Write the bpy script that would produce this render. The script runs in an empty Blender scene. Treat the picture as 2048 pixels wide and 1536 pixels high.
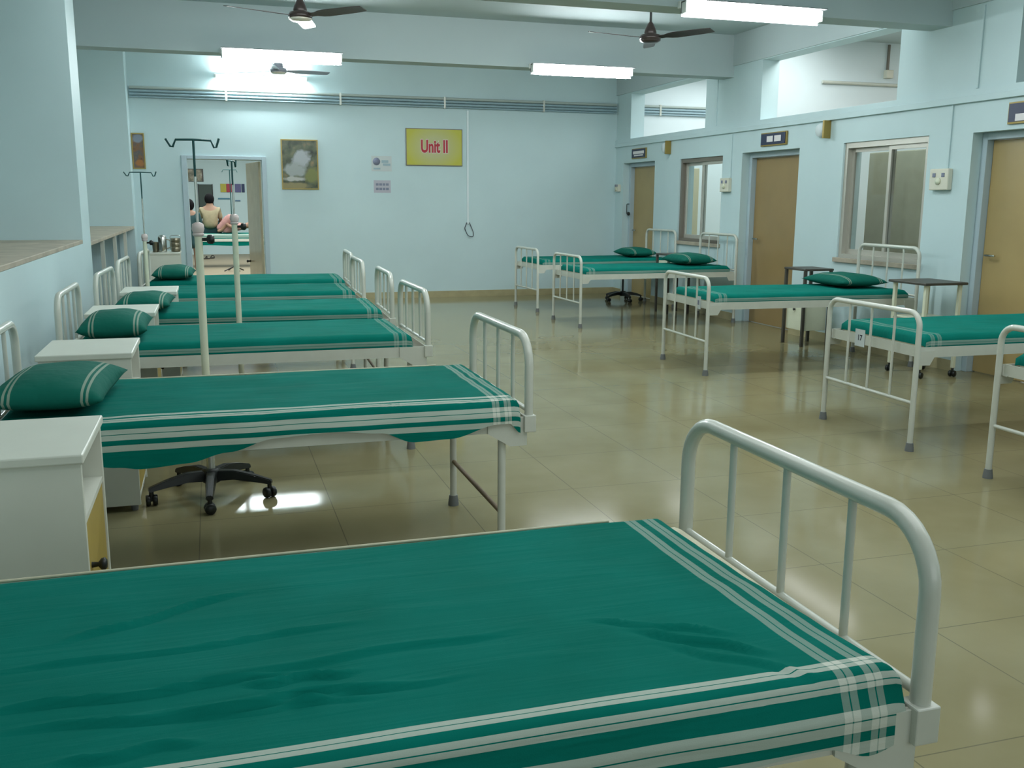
import bpy, bmesh, math, random
from mathutils import Vector, Matrix, noise
random.seed(7)
PI = math.pi
C = bpy.context.scene.collection
R = math.radians

# ------------------------------------------------------------------ materials
def mat(name, col, rough=.5, metal=0., spec=.5, noise_amt=0., noise_scale=8., bump=0., bump_scale=200., emit=None, estr=0., coat=0.):
    m = bpy.data.materials.new(name); m.use_nodes = True
    nt = m.node_tree; b = nt.nodes['Principled BSDF']
    b.inputs['Base Color'].default_value = (*col, 1); b.inputs['Roughness'].default_value = rough
    b.inputs['Metallic'].default_value = metal; b.inputs['Specular IOR Level'].default_value = spec
    b.inputs['Coat Weight'].default_value = coat
    if emit: b.inputs['Emission Color'].default_value = (*emit, 1); b.inputs['Emission Strength'].default_value = estr
    if noise_amt or bump:
        tc = nt.nodes.new('ShaderNodeTexCoord')
    if noise_amt:
        n = nt.nodes.new('ShaderNodeTexNoise'); n.inputs['Scale'].default_value = noise_scale; n.inputs['Detail'].default_value = 5
        nt.links.new(tc.outputs['Object'], n.inputs['Vector'])
        r = nt.nodes.new('ShaderNodeMapRange'); r.inputs[1].default_value = .3; r.inputs[2].default_value = .7
        r.inputs[3].default_value = 1 - noise_amt; r.inputs[4].default_value = 1 + noise_amt
        nt.links.new(n.outputs['Fac'], r.inputs[0])
        mx = nt.nodes.new('ShaderNodeVectorMath'); mx.operation = 'SCALE'; mx.inputs[0].default_value = col
        nt.links.new(r.outputs[0], mx.inputs['Scale']); nt.links.new(mx.outputs[0], b.inputs['Base Color'])
    if bump:
        n2 = nt.nodes.new('ShaderNodeTexNoise'); n2.inputs['Scale'].default_value = bump_scale
        nt.links.new(tc.outputs['Object'], n2.inputs['Vector'])
        bp = nt.nodes.new('ShaderNodeBump'); bp.inputs['Strength'].default_value = bump; bp.inputs['Distance'].default_value = .01
        nt.links.new(n2.outputs['Fac'], bp.inputs['Height']); nt.links.new(bp.outputs[0], b.inputs['Normal'])
    return m

M = {}
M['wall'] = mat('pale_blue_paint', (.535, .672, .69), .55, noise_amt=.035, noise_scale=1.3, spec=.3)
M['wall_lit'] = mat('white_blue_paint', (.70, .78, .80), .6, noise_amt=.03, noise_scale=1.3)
M['ceil'] = mat('ceiling_paint', (.47, .555, .565), .7, noise_amt=.04, noise_scale=.8)
M['far_floor'] = mat('far_ward_floor', (.27, .225, .15), .45, spec=.2, noise_amt=.06)
M['ledge'] = mat('brown_ledge_stone', (.40, .35, .27), .6, noise_amt=.18, noise_scale=6)
M['recess'] = mat('grey_blue_panel', (.17, .25, .27), .7, noise_amt=.05)
M['skirt'] = mat('tan_skirting', (.40, .35, .20), .3, noise_amt=.08)
M['white'] = mat('white_enamel', (.57, .585, .515), .3, noise_amt=.03, noise_scale=14, coat=.3)
M['cream'] = mat('cream_enamel', (.68, .70, .54), .35, noise_amt=.03, noise_scale=10)
M['rust'] = mat('rusty_bar', (.20, .14, .075), .6, noise_amt=.2, noise_scale=30)
M['rubber'] = mat('grey_rubber', (.16, .17, .17), .7)
M['black'] = mat('black_plastic', (.008, .011, .010), .38)
M['pad'] = mat('mattress_ticking', (.55, .52, .38), .8, noise_amt=.1, noise_scale=20)
M['locker'] = mat('locker_laminate', (.64, .66, .58), .45, noise_amt=.03, noise_scale=5)
M['locker_in'] = mat('locker_inside', (.42, .47, .47), .5)
M['yellow_door'] = mat('mustard_laminate', (.42, .31, .07), .45, noise_amt=.05)
M['steel'] = mat('stainless_steel', (.62, .62, .58), .18, metal=1)
M['dark_steel'] = mat('dull_steel', (.28, .25, .18), .3, metal=.9)
M['rod'] = mat('dark_green_rod', (.012, .075, .075), .35, metal=.3)
M['chrome'] = mat('pale_rod', (.55, .58, .54), .25, metal=.7)
M['collar'] = mat('pinkish_collar', (.62, .52, .50), .4)
M['door'] = mat('ochre_door_laminate', (.40, .295, .125), .32, noise_amt=.05, noise_scale=3)
M['door_brown'] = mat('brown_door_laminate', (.30, .205, .085), .33, noise_amt=.05, noise_scale=3)
M['door_pale'] = mat('pale_wood_door', (.58, .48, .33), .13, noise_amt=.08, noise_scale=4)
M['frame'] = mat('door_frame_paint', (.42, .52, .57), .45)
M['alu'] = mat('aluminium_frame', (.50, .48, .42), .35, metal=.35)
M['alu_dark'] = mat('brown_window_frame', (.17, .15, .12), .4)
M['board'] = mat('olive_board', (.30, .29, .21), .35, noise_amt=.06)
M['creamboard'] = mat('cream_board', (.50, .46, .31), .5)
M['table_dark'] = mat('dark_table_top', (.055, .05, .04), .45, noise_amt=.15)
M['navy'] = mat('navy_plate', (.012, .022, .065), .4)
M['gold'] = mat('dull_gold_edge', (.30, .22, .06), .4, metal=.4)
M['paper'] = mat('white_paper', (.55, .60, .60), .8)
M['lilac_paper'] = mat('lilac_paper', (.46, .45, .51), .8)
M['mark'] = mat('white_marking', (.75, .72, .72), .6)
M['ink'] = mat('grey_ink', (.20, .22, .30), .7)
M['dark_ink'] = mat('dark_ink', (.03, .03, .05), .7)
M['red'] = mat('red_ink', (.42, .02, .03), .6)
M['switch'] = mat('cream_switch_plastic', (.66, .64, .53), .4)
M['pipe_blue'] = mat('blue_grey_pipe', (.30, .42, .47), .45)
M['pipe_grey'] = mat('grey_green_pipe', (.40, .46, .43), .45)
M['fan'] = mat('brown_fan_enamel', (.05, .036, .032), .28, metal=.2)
M['fan_grey'] = mat('grey_fan_enamel', (.30, .31, .36), .3)
M['fan_trim'] = mat('pale_fan_trim', (.75, .70, .60), .25, metal=.4)
M['fan_dark'] = mat('dark_fan_rod', (.012, .013, .013), .4)
M['tube'] = mat('glowing_tube', (.9, .95, .92), .4, emit=(.90, .98, 1.), estr=34.)
M['batten'] = mat('white_batten', (.75, .78, .74), .4)
M['skin'] = mat('brown_skin', (.28, .16, .10), .5)
M['hair'] = mat('black_hair', (.006, .006, .007), .8, spec=.1)
M['beige'] = mat('beige_cloth', (.27, .235, .14), .8, noise_amt=.12, noise_scale=12)
M['pink'] = mat('pink_cloth', (.42, .22, .20), .8, noise_amt=.12, noise_scale=12)
M['teal_dark'] = mat('dark_teal_cloth', (.008, .045, .048), .8)
M['sandal'] = mat('dark_sandal', (.03, .027, .022), .6)

def board_col(name, col): return mat(name, col, .5)

# floor: glossy beige vitrified tiles with hairline joints
def floor_mat():
    m = bpy.data.materials.new('beige_floor_tiles'); m.use_nodes = True
    nt = m.node_tree; L = nt.links.new; b = nt.nodes['Principled BSDF']
    tc = nt.nodes.new('ShaderNodeTexCoord'); sp = nt.nodes.new('ShaderNodeSeparateXYZ'); L(tc.outputs['Object'], sp.inputs[0])
    def math_(op, a, b_=None, c=None):
        n = nt.nodes.new('ShaderNodeMath'); n.operation = op
        for i, v in enumerate((a, b_, c)):
            if v is None: continue
            if isinstance(v, (int, float)): n.inputs[i].default_value = v
            else: L(v, n.inputs[i])
        return n.outputs[0]
    def line(co, off, size):
        d = math_('PINGPONG', math_('SUBTRACT', co, off), size / 2)
        return math_('LESS_THAN', d, .0022)
    joint = math_('MAXIMUM', line(sp.outputs[0], .495, .608), line(sp.outputs[1], 1.91, .636))
    n = nt.nodes.new('ShaderNodeTexNoise'); n.inputs['Scale'].default_value = 2.2; n.inputs['Detail'].default_value = 6
    L(tc.outputs['Object'], n.inputs['Vector'])
    cr = nt.nodes.new('ShaderNodeValToRGB'); cr.color_ramp.elements[0].position = .3; cr.color_ramp.elements[1].position = .7
    cr.color_ramp.elements[0].color = (.225, .200, .105, 1); cr.color_ramp.elements[1].color = (.270, .245, .137, 1)
    L(n.outputs['Fac'], cr.inputs[0])
    mx = nt.nodes.new('ShaderNodeMix'); mx.data_type = 'RGBA'
    L(joint, mx.inputs[0]); L(cr.outputs[0], mx.inputs[6]); mx.inputs[7].default_value = (.15, .14, .085, 1)
    L(mx.outputs[2], b.inputs['Base Color'])
    n2 = nt.nodes.new('ShaderNodeTexNoise'); n2.inputs['Scale'].default_value = 1.1; L(tc.outputs['Object'], n2.inputs['Vector'])
    mr = nt.nodes.new('ShaderNodeMapRange'); mr.inputs[3].default_value = .07; mr.inputs[4].default_value = .16
    L(n2.outputs['Fac'], mr.inputs[0]); L(mr.outputs[0], b.inputs['Roughness'])
    b.inputs['Specular IOR Level'].default_value = .15
    return m
M['floor'] = floor_mat()

# green handloom sheet: u, v are metres on the cloth (uv map)
def sheet_mat(name='green_striped_cotton', kv=.62, ku=.30, lift=1.):
    m = bpy.data.materials.new(name); m.use_nodes = True
    nt = m.node_tree; L = nt.links.new; b = nt.nodes['Principled BSDF']
    uv = nt.nodes.new('ShaderNodeUVMap'); uv.uv_map = 'cloth'
    sp = nt.nodes.new('ShaderNodeSeparateXYZ'); L(uv.outputs[0], sp.inputs[0])
    def bands(co, lst):
        out = None
        for a, e in lst:
            n = nt.nodes.new('ShaderNodeMath'); n.operation = 'COMPARE'; L(co, n.inputs[0])
            n.inputs[1].default_value = (a + e) / 2; n.inputs[2].default_value = (e - a) / 2
            if out is None: out = n.outputs[0]
            else:
                s = nt.nodes.new('ShaderNodeMath'); s.operation = 'ADD'; L(out, s.inputs[0]); L(n.outputs[0], s.inputs[1]); out = s.outputs[0]
        return out
    sv = bands(sp.outputs[1], [(0, .0125), (.0145, .026), (.044, .0545), (.0565, .066), (.095, .1115), (.114, .132), (.150, .172)])
    su = bands(sp.outputs[0], [(-.112, -.0985), (-.096, -.083), (-.064, -.051), (-.0485, -.036)])
    w = nt.nodes.new('ShaderNodeMath'); w.operation = 'MULTIPLY'; L(sv, w.inputs[0]); w.inputs[1].default_value = kv
    w2 = nt.nodes.new('ShaderNodeMath'); w2.operation = 'MULTIPLY_ADD'; L(su, w2.inputs[0]); w2.inputs[1].default_value = ku; L(w.outputs[0], w2.inputs[2])
    n = nt.nodes.new('ShaderNodeTexNoise'); n.inputs['Scale'].default_value = 3; n.inputs['Detail'].default_value = 6; L(uv.outputs[0], n.inputs['Vector'])
    cr = nt.nodes.new('ShaderNodeValToRGB'); cr.color_ramp.elements[0].position = .3; cr.color_ramp.elements[1].position = .75
    cr.color_ramp.elements[0].color = (.001 + .006 * (lift - 1) * 4, .130 * lift, .098 * lift, 1); cr.color_ramp.elements[1].color = (.002 + .008 * (lift - 1) * 4, .172 * lift, .138 * lift, 1)
    L(n.outputs['Fac'], cr.inputs[0])
    mx = nt.nodes.new('ShaderNodeMix'); mx.data_type = 'RGBA'
    L(w2.outputs[0], mx.inputs[0]); L(cr.outputs[0], mx.inputs[6]); mx.inputs[7].default_value = (.66, .68, .60, 1)
    L(mx.outputs[2], b.inputs['Base Color'])
    b.inputs['Roughness'].default_value = .9; b.inputs['Specular IOR Level'].default_value = .06
    # soft creases that run along the bed plus a fine weave
    mp = nt.nodes.new('ShaderNodeMapping'); mp.inputs['Scale'].default_value = (1.2, 11, 1); L(uv.outputs[0], mp.inputs[0])
    n1 = nt.nodes.new('ShaderNodeTexNoise'); n1.inputs['Scale'].default_value = 1.6; n1.inputs['Detail'].default_value = 3; n1.inputs['Distortion'].default_value = .6
    L(mp.outputs[0], n1.inputs['Vector'])
    bp = nt.nodes.new('ShaderNodeBump'); bp.inputs['Strength'].default_value = .22; bp.inputs['Distance'].default_value = .03
    L(n1.outputs['Fac'], bp.inputs['Height'])
    n3 = nt.nodes.new('ShaderNodeTexNoise'); n3.inputs['Scale'].default_value = 420; L(uv.outputs[0], n3.inputs['Vector'])
    bp2 = nt.nodes.new('ShaderNodeBump'); bp2.inputs['Strength'].default_value = .12; bp2.inputs['Distance'].default_value = .002
    L(n3.outputs['Fac'], bp2.inputs['Height']); L(bp.outputs[0], bp2.inputs['Normal']); L(bp2.outputs[0], b.inputs['Normal'])
    return m
M['sheet'] = sheet_mat()
M['sheet_faint'] = sheet_mat('green_faint_striped_cotton', .30, .16, 1.06)

def glass_mat():
    m = bpy.data.materials.new('window_glass'); m.use_nodes = True
    nt = m.node_tree; nt.nodes.clear(); L = nt.links.new
    out = nt.nodes.new('ShaderNodeOutputMaterial'); mix = nt.nodes.new('ShaderNodeMixShader')
    tr = nt.nodes.new('ShaderNodeBsdfTransparent'); tr.inputs[0].default_value = (.86, .92, .91, 1)
    gl = nt.nodes.new('ShaderNodeBsdfGlossy'); gl.inputs['Roughness'].default_value = .03
    fr = nt.nodes.new('ShaderNodeFresnel'); fr.inputs[0].default_value = 1.5
    L(fr.outputs[0], mix.inputs[0]); L(tr.outputs[0], mix.inputs[1]); L(gl.outputs[0], mix.inputs[2]); L(mix.outputs[0], out.inputs[0])
    return m
M['glass'] = glass_mat()

def picture_mat(name, kind):
    m = bpy.data.materials.new(name); m.use_nodes = True
    nt = m.node_tree; L = nt.links.new; b = nt.nodes['Principled BSDF']; b.inputs['Roughness'].default_value = .25
    tc = nt.nodes.new('ShaderNodeTexCoord'); sp = nt.nodes.new('ShaderNodeSeparateXYZ'); L(tc.outputs['Generated'], sp.inputs[0])
    n = nt.nodes.new('ShaderNodeTexNoise'); n.inputs['Scale'].default_value = 5; n.inputs['Detail'].default_value = 7
    L(tc.outputs['Object'], n.inputs['Vector'])
    n.inputs['Scale'].default_value = 9
    cr = nt.nodes.new('ShaderNodeValToRGB'); e = cr.color_ramp.elements
    cols = {'fall': [(.34, (.008, .02, .008)), (.47, (.05, .075, .03)), (.6, (.12, .14, .07)), (.72, (.28, .20, .09))],
            'sunset': [(.30, (.05, .03, .03)), (.45, (.26, .13, .06)), (.6, (.12, .12, .12)), (.72, (.40, .20, .07))],
            'pale': [(.30, (.10, .10, .07)), (.45, (.25, .24, .17)), (.6, (.45, .40, .30)), (.72, (.55, .52, .44))]}[kind]
    e[0].position, e[0].color = cols[0][0], (*cols[0][1], 1); e[1].position, e[1].color = cols[-1][0], (*cols[-1][1], 1)
    for p, c in cols[1:-1]:
        x = e.new(p); x.color = (*c, 1)
    L(n.outputs['Fac'], cr.inputs[0]); src = cr.outputs[0]
    def blob(cx, cz, rx, rz, col, src):
        def mth(op, a, b_):
            q = nt.nodes.new('ShaderNodeMath'); q.operation = op
            for i, v in enumerate((a, b_)):
                if isinstance(v, (int, float)): q.inputs[i].default_value = v
                else: L(v, q.inputs[i])
            return q.outputs[0]
        dx = mth('DIVIDE', mth('SUBTRACT', sp.outputs[0], cx), rx); dz = mth('DIVIDE', mth('SUBTRACT', sp.outputs[2], cz), rz)
        d = mth('SQRT', mth('ADD', mth('MULTIPLY', dx, dx), mth('MULTIPLY', dz, dz)), 0)
        d = mth('ADD', d, mth('MULTIPLY', mth('SUBTRACT', n.outputs['Fac'], .5), 1.6))
        r = nt.nodes.new('ShaderNodeMapRange'); r.inputs[1].default_value = .7; r.inputs[2].default_value = 1.1; r.inputs[3].default_value = 1; r.inputs[4].default_value = 0
        L(d, r.inputs[0])
        mx = nt.nodes.new('ShaderNodeMix'); mx.data_type = 'RGBA'; L(r.outputs[0], mx.inputs[0]); L(src, mx.inputs[6]); mx.inputs[7].default_value = (*col, 1)
        return mx.outputs[2]
    if kind == 'fall':
        src = blob(.55, .62, .26, .2, (.42, .45, .47), src); src = blob(.38, .38, .34, .16, (.36, .40, .38), src)
        src = blob(.3, .2, .33, .05, (.50, .50, .46), src); src = blob(.85, .28, .22, .18, (.20, .22, .05), src)
        src = blob(.3, .05, .5, .07, (.28, .24, .10), src)
    if kind == 'sunset':
        src = blob(.5, .88, .6, .14, (.26, .29, .36), src); src = blob(.5, .14, .5, .1, (.42, .17, .05), src)
    dk = nt.nodes.new('ShaderNodeVectorMath'); dk.operation = 'SCALE'; dk.inputs['Scale'].default_value = .8; L(src, dk.inputs[0]); L(dk.outputs[0], b.inputs['Base Color'])
    return m

# ------------------------------------------------------------------ mesh helpers
def box(bm, x0, x1, y0, y1, z0, z1, bev=0.):
    r = bmesh.ops.create_cube(bm, size=1.)
    vs = r['verts']
    bmesh.ops.scale(bm, vec=(abs(x1 - x0), abs(y1 - y0), abs(z1 - z0)), verts=vs)
    bmesh.ops.translate(bm, vec=((x0 + x1) / 2, (y0 + y1) / 2, (z0 + z1) / 2), verts=vs)
    if bev > 0:
        es = list({e for v in vs for e in v.link_edges})
        bmesh.ops.bevel(bm, geom=es, offset=bev, segments=2, affect='EDGES', profile=.5)
    return bm

def tube(bm, pts, r, seg=10, cap=True):
    pts = [Vector(p) for p in pts]; rings = []
    rad = r if isinstance(r, (list, tuple)) else [r] * len(pts)
    t0 = (pts[1] - pts[0]).normalized()
    nrm = t0.cross(Vector((0, 0, 1)))
    if nrm.length < 1e-3: nrm = t0.cross(Vector((1, 0, 0)))
    nrm.normalize()
    for i, p in enumerate(pts):
        t = (pts[min(i + 1, len(pts) - 1)] - pts[max(i - 1, 0)]).normalized()
        nrm = (nrm - t * nrm.dot(t)).normalized(); bi = t.cross(nrm)
        rings.append([bm.verts.new(p + (nrm * math.cos(a) + bi * math.sin(a)) * rad[i]) for a in [2 * PI * k / seg for k in range(seg)]])
    for i in range(len(rings) - 1):
        for k in range(seg):
            f = bm.faces.new((rings[i][k], rings[i][(k + 1) % seg], rings[i + 1][(k + 1) % seg], rings[i + 1][k])); f.smooth = True
    if cap:
        for ring, rev in ((rings[0], True), (rings[-1], False)):
            vs = [bm.verts.new(v.co) for v in ring]
            bm.faces.new(vs[::-1] if rev else vs)
    return bm

def arc_path(pts, rad, n=6):
    """polyline with rounded corners"""
    pts = [Vector(p) for p in pts]; out = [pts[0]]
    for i in range(1, len(pts) - 1):
        a = (pts[i - 1] - pts[i]).normalized(); b = (pts[i + 1] - pts[i]).normalized()
        p0 = pts[i] + a * rad; p1 = pts[i] + b * rad
        ang = a.angle(b); ctr = pts[i] + (a + b).normalized() * (rad / math.cos(ang / 2) if abs(ang - PI / 2) > .01 else rad * math.sqrt(2))
        for k in range(n + 1):
            t = k / n
            if abs(ang - PI / 2) < .02:
                out.append(ctr - b * rad * math.cos(t * PI / 2) - a * rad * math.sin(t * PI / 2))
            else:
                out.append(p0 * (1 - t) ** 2 + pts[i] * 2 * t * (1 - t) + p1 * t * t)
    out.append(pts[-1]); return out

def lathe(bm, prof, seg=20, at=(0, 0, 0), smooth=True, sx=1., sy=1.):
    rings = []
    for r, z in prof:
        rings.append([bm.verts.new((at[0] + sx * r * math.cos(2 * PI * k / seg), at[1] + sy * r * math.sin(2 * PI * k / seg), at[2] + z)) for k in range(seg)])
    for i in range(len(rings) - 1):
        for k in range(seg):
            f = bm.faces.new((rings[i][k], rings[i][(k + 1) % seg], rings[i + 1][(k + 1) % seg], rings[i + 1][k])); f.smooth = smooth
    for ring, rev in ((rings[0], True), (rings[-1], False)):
        vs = [bm.verts.new(v.co) for v in ring]
        bm.faces.new(vs[::-1] if rev else vs)
    return bm

def prism(bm, pts, axis, a, b):
    """extrude a 2D polygon (list of pairs) along axis from a to b"""
    def P(p, w):
        return {'x': (w, p[0], p[1]), 'y': (p[0], w, p[1]), 'z': (p[0], p[1], w)}[axis]
    va = [bm.verts.new(P(p, a)) for p in pts]; vb = [bm.verts.new(P(p, b)) for p in pts]
    n = len(pts)
    bm.faces.new(va); bm.faces.new(vb[::-1])
    for i in range(n): bm.faces.new((va[i], vb[i], vb[(i + 1) % n], va[(i + 1) % n]))
    bmesh.ops.recalc_face_normals(bm, faces=bm.faces[:]); return bm

def B(): return bmesh.new()

def obj(name, bm, m, parent=None, loc=None, rotz=0.):
    me = bpy.data.meshes.new(name); bm.to_mesh(me); bm.free()
    o = bpy.data.objects.new(name, me); C.objects.link(o)
    me.materials.append(M[m] if isinstance(m, str) else m)
    if parent: o.parent = parent
    if loc: o.location = loc
    if rotz: o.rotation_euler.z = rotz
    return o

def struct(name, bm, m, parent=None):
    o = obj(name, bm, m, parent)
    if parent is None: o['kind'] = 'structure'
    return o

def tag(o, label, cat, group=None):
    o['label'] = label; o['category'] = cat
    if group: o['group'] = group
    return o

def thing(name, label, cat, loc=(0, 0, 0), rotz=0., group=None):
    o = bpy.data.objects.new(name, None); C.objects.link(o)
    o.location = loc; o.rotation_euler = (0, 0, rotz); o.empty_display_size = .1
    return tag(o, label, cat, group)

def dup(root, loc, rotz, label, group=None):
    r = root.copy(); C.objects.link(r); r.location = loc; r.rotation_euler = (0, 0, rotz); r['label'] = label
    if group: r['group'] = group
    for ch in list(root.children):
        c = ch.copy(); C.objects.link(c); c.parent = r
        for g in list(ch.children):
            d = g.copy(); C.objects.link(d); d.parent = c
    return r

def text(name, s, size, m, parent, loc, rot, sx=1., bold=0., extrude=.001):
    cu = bpy.data.curves.new(name, 'FONT'); cu.body = s; cu.size = size; cu.align_x = 'CENTER'; cu.align_y = 'CENTER'
    cu.extrude = extrude; cu.offset = bold
    tmp = bpy.data.objects.new(name + '_curve', cu); C.objects.link(tmp)
    dg = bpy.context.evaluated_depsgraph_get(); me = bpy.data.meshes.new_from_object(tmp.evaluated_get(dg)); me.name = name
    bpy.data.objects.remove(tmp)
    o = bpy.data.objects.new(name, me); C.objects.link(o); o.parent = parent; o.location = loc; o.rotation_euler = rot; o.scale = (sx, 1, 1)
    me.materials.clear(); me.materials.append(M[m]); return o

# ------------------------------------------------------------------ room shell
XL, XR, YF, YN, ZC = -.98, 6.18, 14.43, -4.5, 3.44
WT = .22

def holed_wall(name, axis, w0, w1, a0, a1, z0, z1, holes, m):
    """wall slab between w0 and w1 along its normal axis, spanning a0..a1 and z0..z1 with rectangular holes (a0,a1,z0,z1)"""
    bm = B()
    As = sorted({a0, a1, *[h[0] for h in holes], *[h[1] for h in holes]}); Zs = sorted({z0, z1, *[h[2] for h in holes], *[h[3] for h in holes]})
    As = [a for a in As if a0 <= a <= a1]; Zs = [z for z in Zs if z0 <= z <= z1]
    solid = {}
    for i in range(len(As) - 1):
        for j in range(len(Zs) - 1):
            ca, cz = (As[i] + As[i + 1]) / 2, (Zs[j] + Zs[j + 1]) / 2
            solid[i, j] = not any(h[0] < ca < h[1] and h[2] < cz < h[3] for h in holes)
    cache = {}
    def V(w, a, z):
        k = (w, a, z)
        if k not in cache: cache[k] = bm.verts.new((w, a, z) if axis == 'x' else (a, w, z))
        return cache[k]
    for (i, j), s in solid.items():
        if not s: continue
        a, b, c, d = As[i], As[i + 1], Zs[j], Zs[j + 1]
        for w in (w0, w1): bm.faces.new((V(w, a, c), V(w, b, c), V(w, b, d), V(w, a, d)))
        for ni, nj, p, q in ((i - 1, j, (a, c), (a, d)), (i + 1, j, (b, c), (b, d)), (i, j - 1, (a, c), (b, c)), (i, j + 1, (a, d), (b, d))):
            if not solid.get((ni, nj), False):
                bm.faces.new((V(w0, *p), V(w1, *p), V(w1, *q), V(w0, *q)))
    bmesh.ops.recalc_face_normals(bm, faces=bm.faces[:])
    return struct(name, bm, m)

bm = B(); box(bm, -4, 12, YN, YF + .11, -.1, 0); struct('floor', bm, 'floor')
bm = B(); box(bm, -4, 12, YF + .11, 29, -.1, 0); struct('floor_far_ward', bm, 'far_floor')
bm = B(); box(bm, -4, 12, YN, 29, ZC, ZC + .15); struct('ceiling', bm, 'ceil')

# right wall: doors, windows, clerestory openings (Y0, Y1, z0, z1)
D1, D2, D3 = (13.01, 14.13, 0, 2.04), (9.38, 10.58, 0, 2.04), (5.62, 6.84, 0, 2.04)
W1, W2 = (11.05, 12.22, .93, 2.03), (7.37, 8.60, .90, 2.05)
O1, O2, O3 = (11.55, 13.90, 2.40, 3.06), (7.85, 10.22, 2.40, 3.07), (3.9, 6.43, 2.40, 3.07)
holed_wall('wall_right', 'x', XR, XR + WT, YN, YF, 0, ZC, [D1, D2, D3, W1, W2, O1, O2, O3], 'wall')
holed_wall('wall_back', 'y', YF, YF + WT, -4, 12, 0, ZC, [(-.27, .735, 0, 2.005)], 'wall')
bm = B(); box(bm, -4, 12, YN - .2, YN, 0, ZC); struct('wall_front', bm, 'wall')

# left wall: low wall with deep ledges between piers
bm = B(); box(bm, XL - .2, XL, YN, 8.95, 0, 1.10); struct('wall_left', bm, 'wall')
bm = B(); box(bm, -1.95, XL - .001, YN, 8.42, 1.10, 1.13, .004); struct('sill_left_near', bm, 'ledge')
bm = B(); box(bm, -1.95, XL, 8.42, 8.95, 1.10, ZC); box(bm, -1.95, XL - .2, 8.42, 8.95, 0, 1.1); struct('pillar_left', bm, 'wall')
bm = B(); box(bm, -1.95, XL, 14.02, YF, 0, ZC); struct('pillar_corner', bm, 'wall')
bm = B(); box(bm, -1.95, XL - .001, 8.95, 14.02, 1.06, 1.095, .004); struct('sill_left_far', bm, 'ledge')
bm = B(); box(bm, -2.05, -1.95, YN, YF, 0, ZC); struct('wall_left_outer', bm, 'wall')
bm = B(); box(bm, -1.24, -1.18, 8.95, 14.02, 0, 1.06); struct('partition_left', bm, 'recess')
t = bpy.data.objects.new('trim_ledge_bars', None); C.objects.link(t); t['kind'] = 'structure'
for y in (10.02, 11.28, 12.62):
    bm = B(); box(bm, XL - .035, XL, y - .018, y + .018, 0, 1.06); obj('bar', bm, 'white', t)

# beams
for i, y in enumerate((10.87, 7.20, 3.5, 0.)):
    bm = B(); box(bm, -1.95, XR, y, y + .26, 2.95, ZC); struct(('beam_far', 'beam_middle', 'beam_near', 'beam_rear')[i], bm, 'ceil')
bm = B(); box(bm, XR - .02, XR, YN, YF, 3.08, ZC); struct('trim_lintel', bm, 'ceil')
# band under the clerestory
bm = B(); box(bm, XR - .03, XR, YN, YF, 2.29, 2.345, .004); box(bm, XR - .018, XR, YN, YF, 2.345, 2.395); struct('trim_band', bm, 'wall')
# skirting
bm = B(); box(bm, .80, XR, YF - .012, YF, 0, .095); struct('baseboard_back', bm, 'skirt')
bm = B()
for a, b in ((YN, 5.62), (6.84, 9.38), (10.58, 13.01), (14.13, YF)): box(bm, XR - .012, XR, a, b, 0, .095)
struct('baseboard_right', bm, 'skirt')
bm = B(); box(bm, XL, XL + .012, YN, 8.95, 0, .095); struct('baseboard_left', bm, 'skirt')

# rooms behind the right wall
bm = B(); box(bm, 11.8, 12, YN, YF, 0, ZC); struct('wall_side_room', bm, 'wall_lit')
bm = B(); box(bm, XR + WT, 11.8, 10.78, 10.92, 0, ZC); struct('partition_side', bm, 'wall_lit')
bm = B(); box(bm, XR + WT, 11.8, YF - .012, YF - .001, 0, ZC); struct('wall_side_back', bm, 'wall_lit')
# far ward
bm = B(); box(bm, -4, 12, 27.4, 27.6, 0, ZC); struct('wall_far_ward', bm, 'wall')
bm = B(); box(bm, -4.1, -4, YF, 27.6, 0, ZC); struct('wall_far_ward_left', bm, 'wall')
bm = B(); box(bm, 5, 5.15, YF + WT, 27.4, 0, ZC); struct('wall_far_ward_right', bm, 'wall')

# doors in the right wall
def side_door(n, D, m, hook=False):
    y0, y1, _, z1 = D
    t = bpy.data.objects.new('door_%d' % n, None); C.objects.link(t); t['kind'] = 'structure'
    bm = B()
    for a, b in ((y0 + .001, y0 + .06), (y1 - .06, y1 - .001)): box(bm, XR + .10, XR + .20, a, b, 0, z1 - .001, .004)
    box(bm, XR + .10, XR + .20, y0 + .06, y1 - .06, z1 - .06, z1 - .001, .004); obj('door_frame', bm, 'frame', t)
    bm = B(); box(bm, XR + .165, XR + .2, y0 + .062, y1 - .062, .008, z1 - .063, .003); obj('door_leaf', bm, m, t)
    bm = B(); tube(bm, [(XR + .165, y1 - .13, 1.02), (XR + .12, y1 - .13, 1.02), (XR + .12, y1 - .24, 1.02)], .009, 8); obj('handle', bm, 'steel', t)
    if hook:
        bm = B(); tube(bm, arc_path([(XR + .10, y1 - .03, 1.42), (XR + .06, y1 - .03, 1.42), (XR + .06, y1 - .03, 1.27), (XR + .06, y1 - .09, 1.27)], .01), .006, 8)
        lathe(bm, [(.001, -.03), (.022, -.02), (.022, .02), (.001, .03)], 10, (XR + .06, y1 - .10, 1.27)); obj('door_hook', bm, 'black', t)
    return t
side_door(1, D1, 'door', True); side_door(2, D2, 'door_brown'); side_door(3, D3, 'door')

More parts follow.
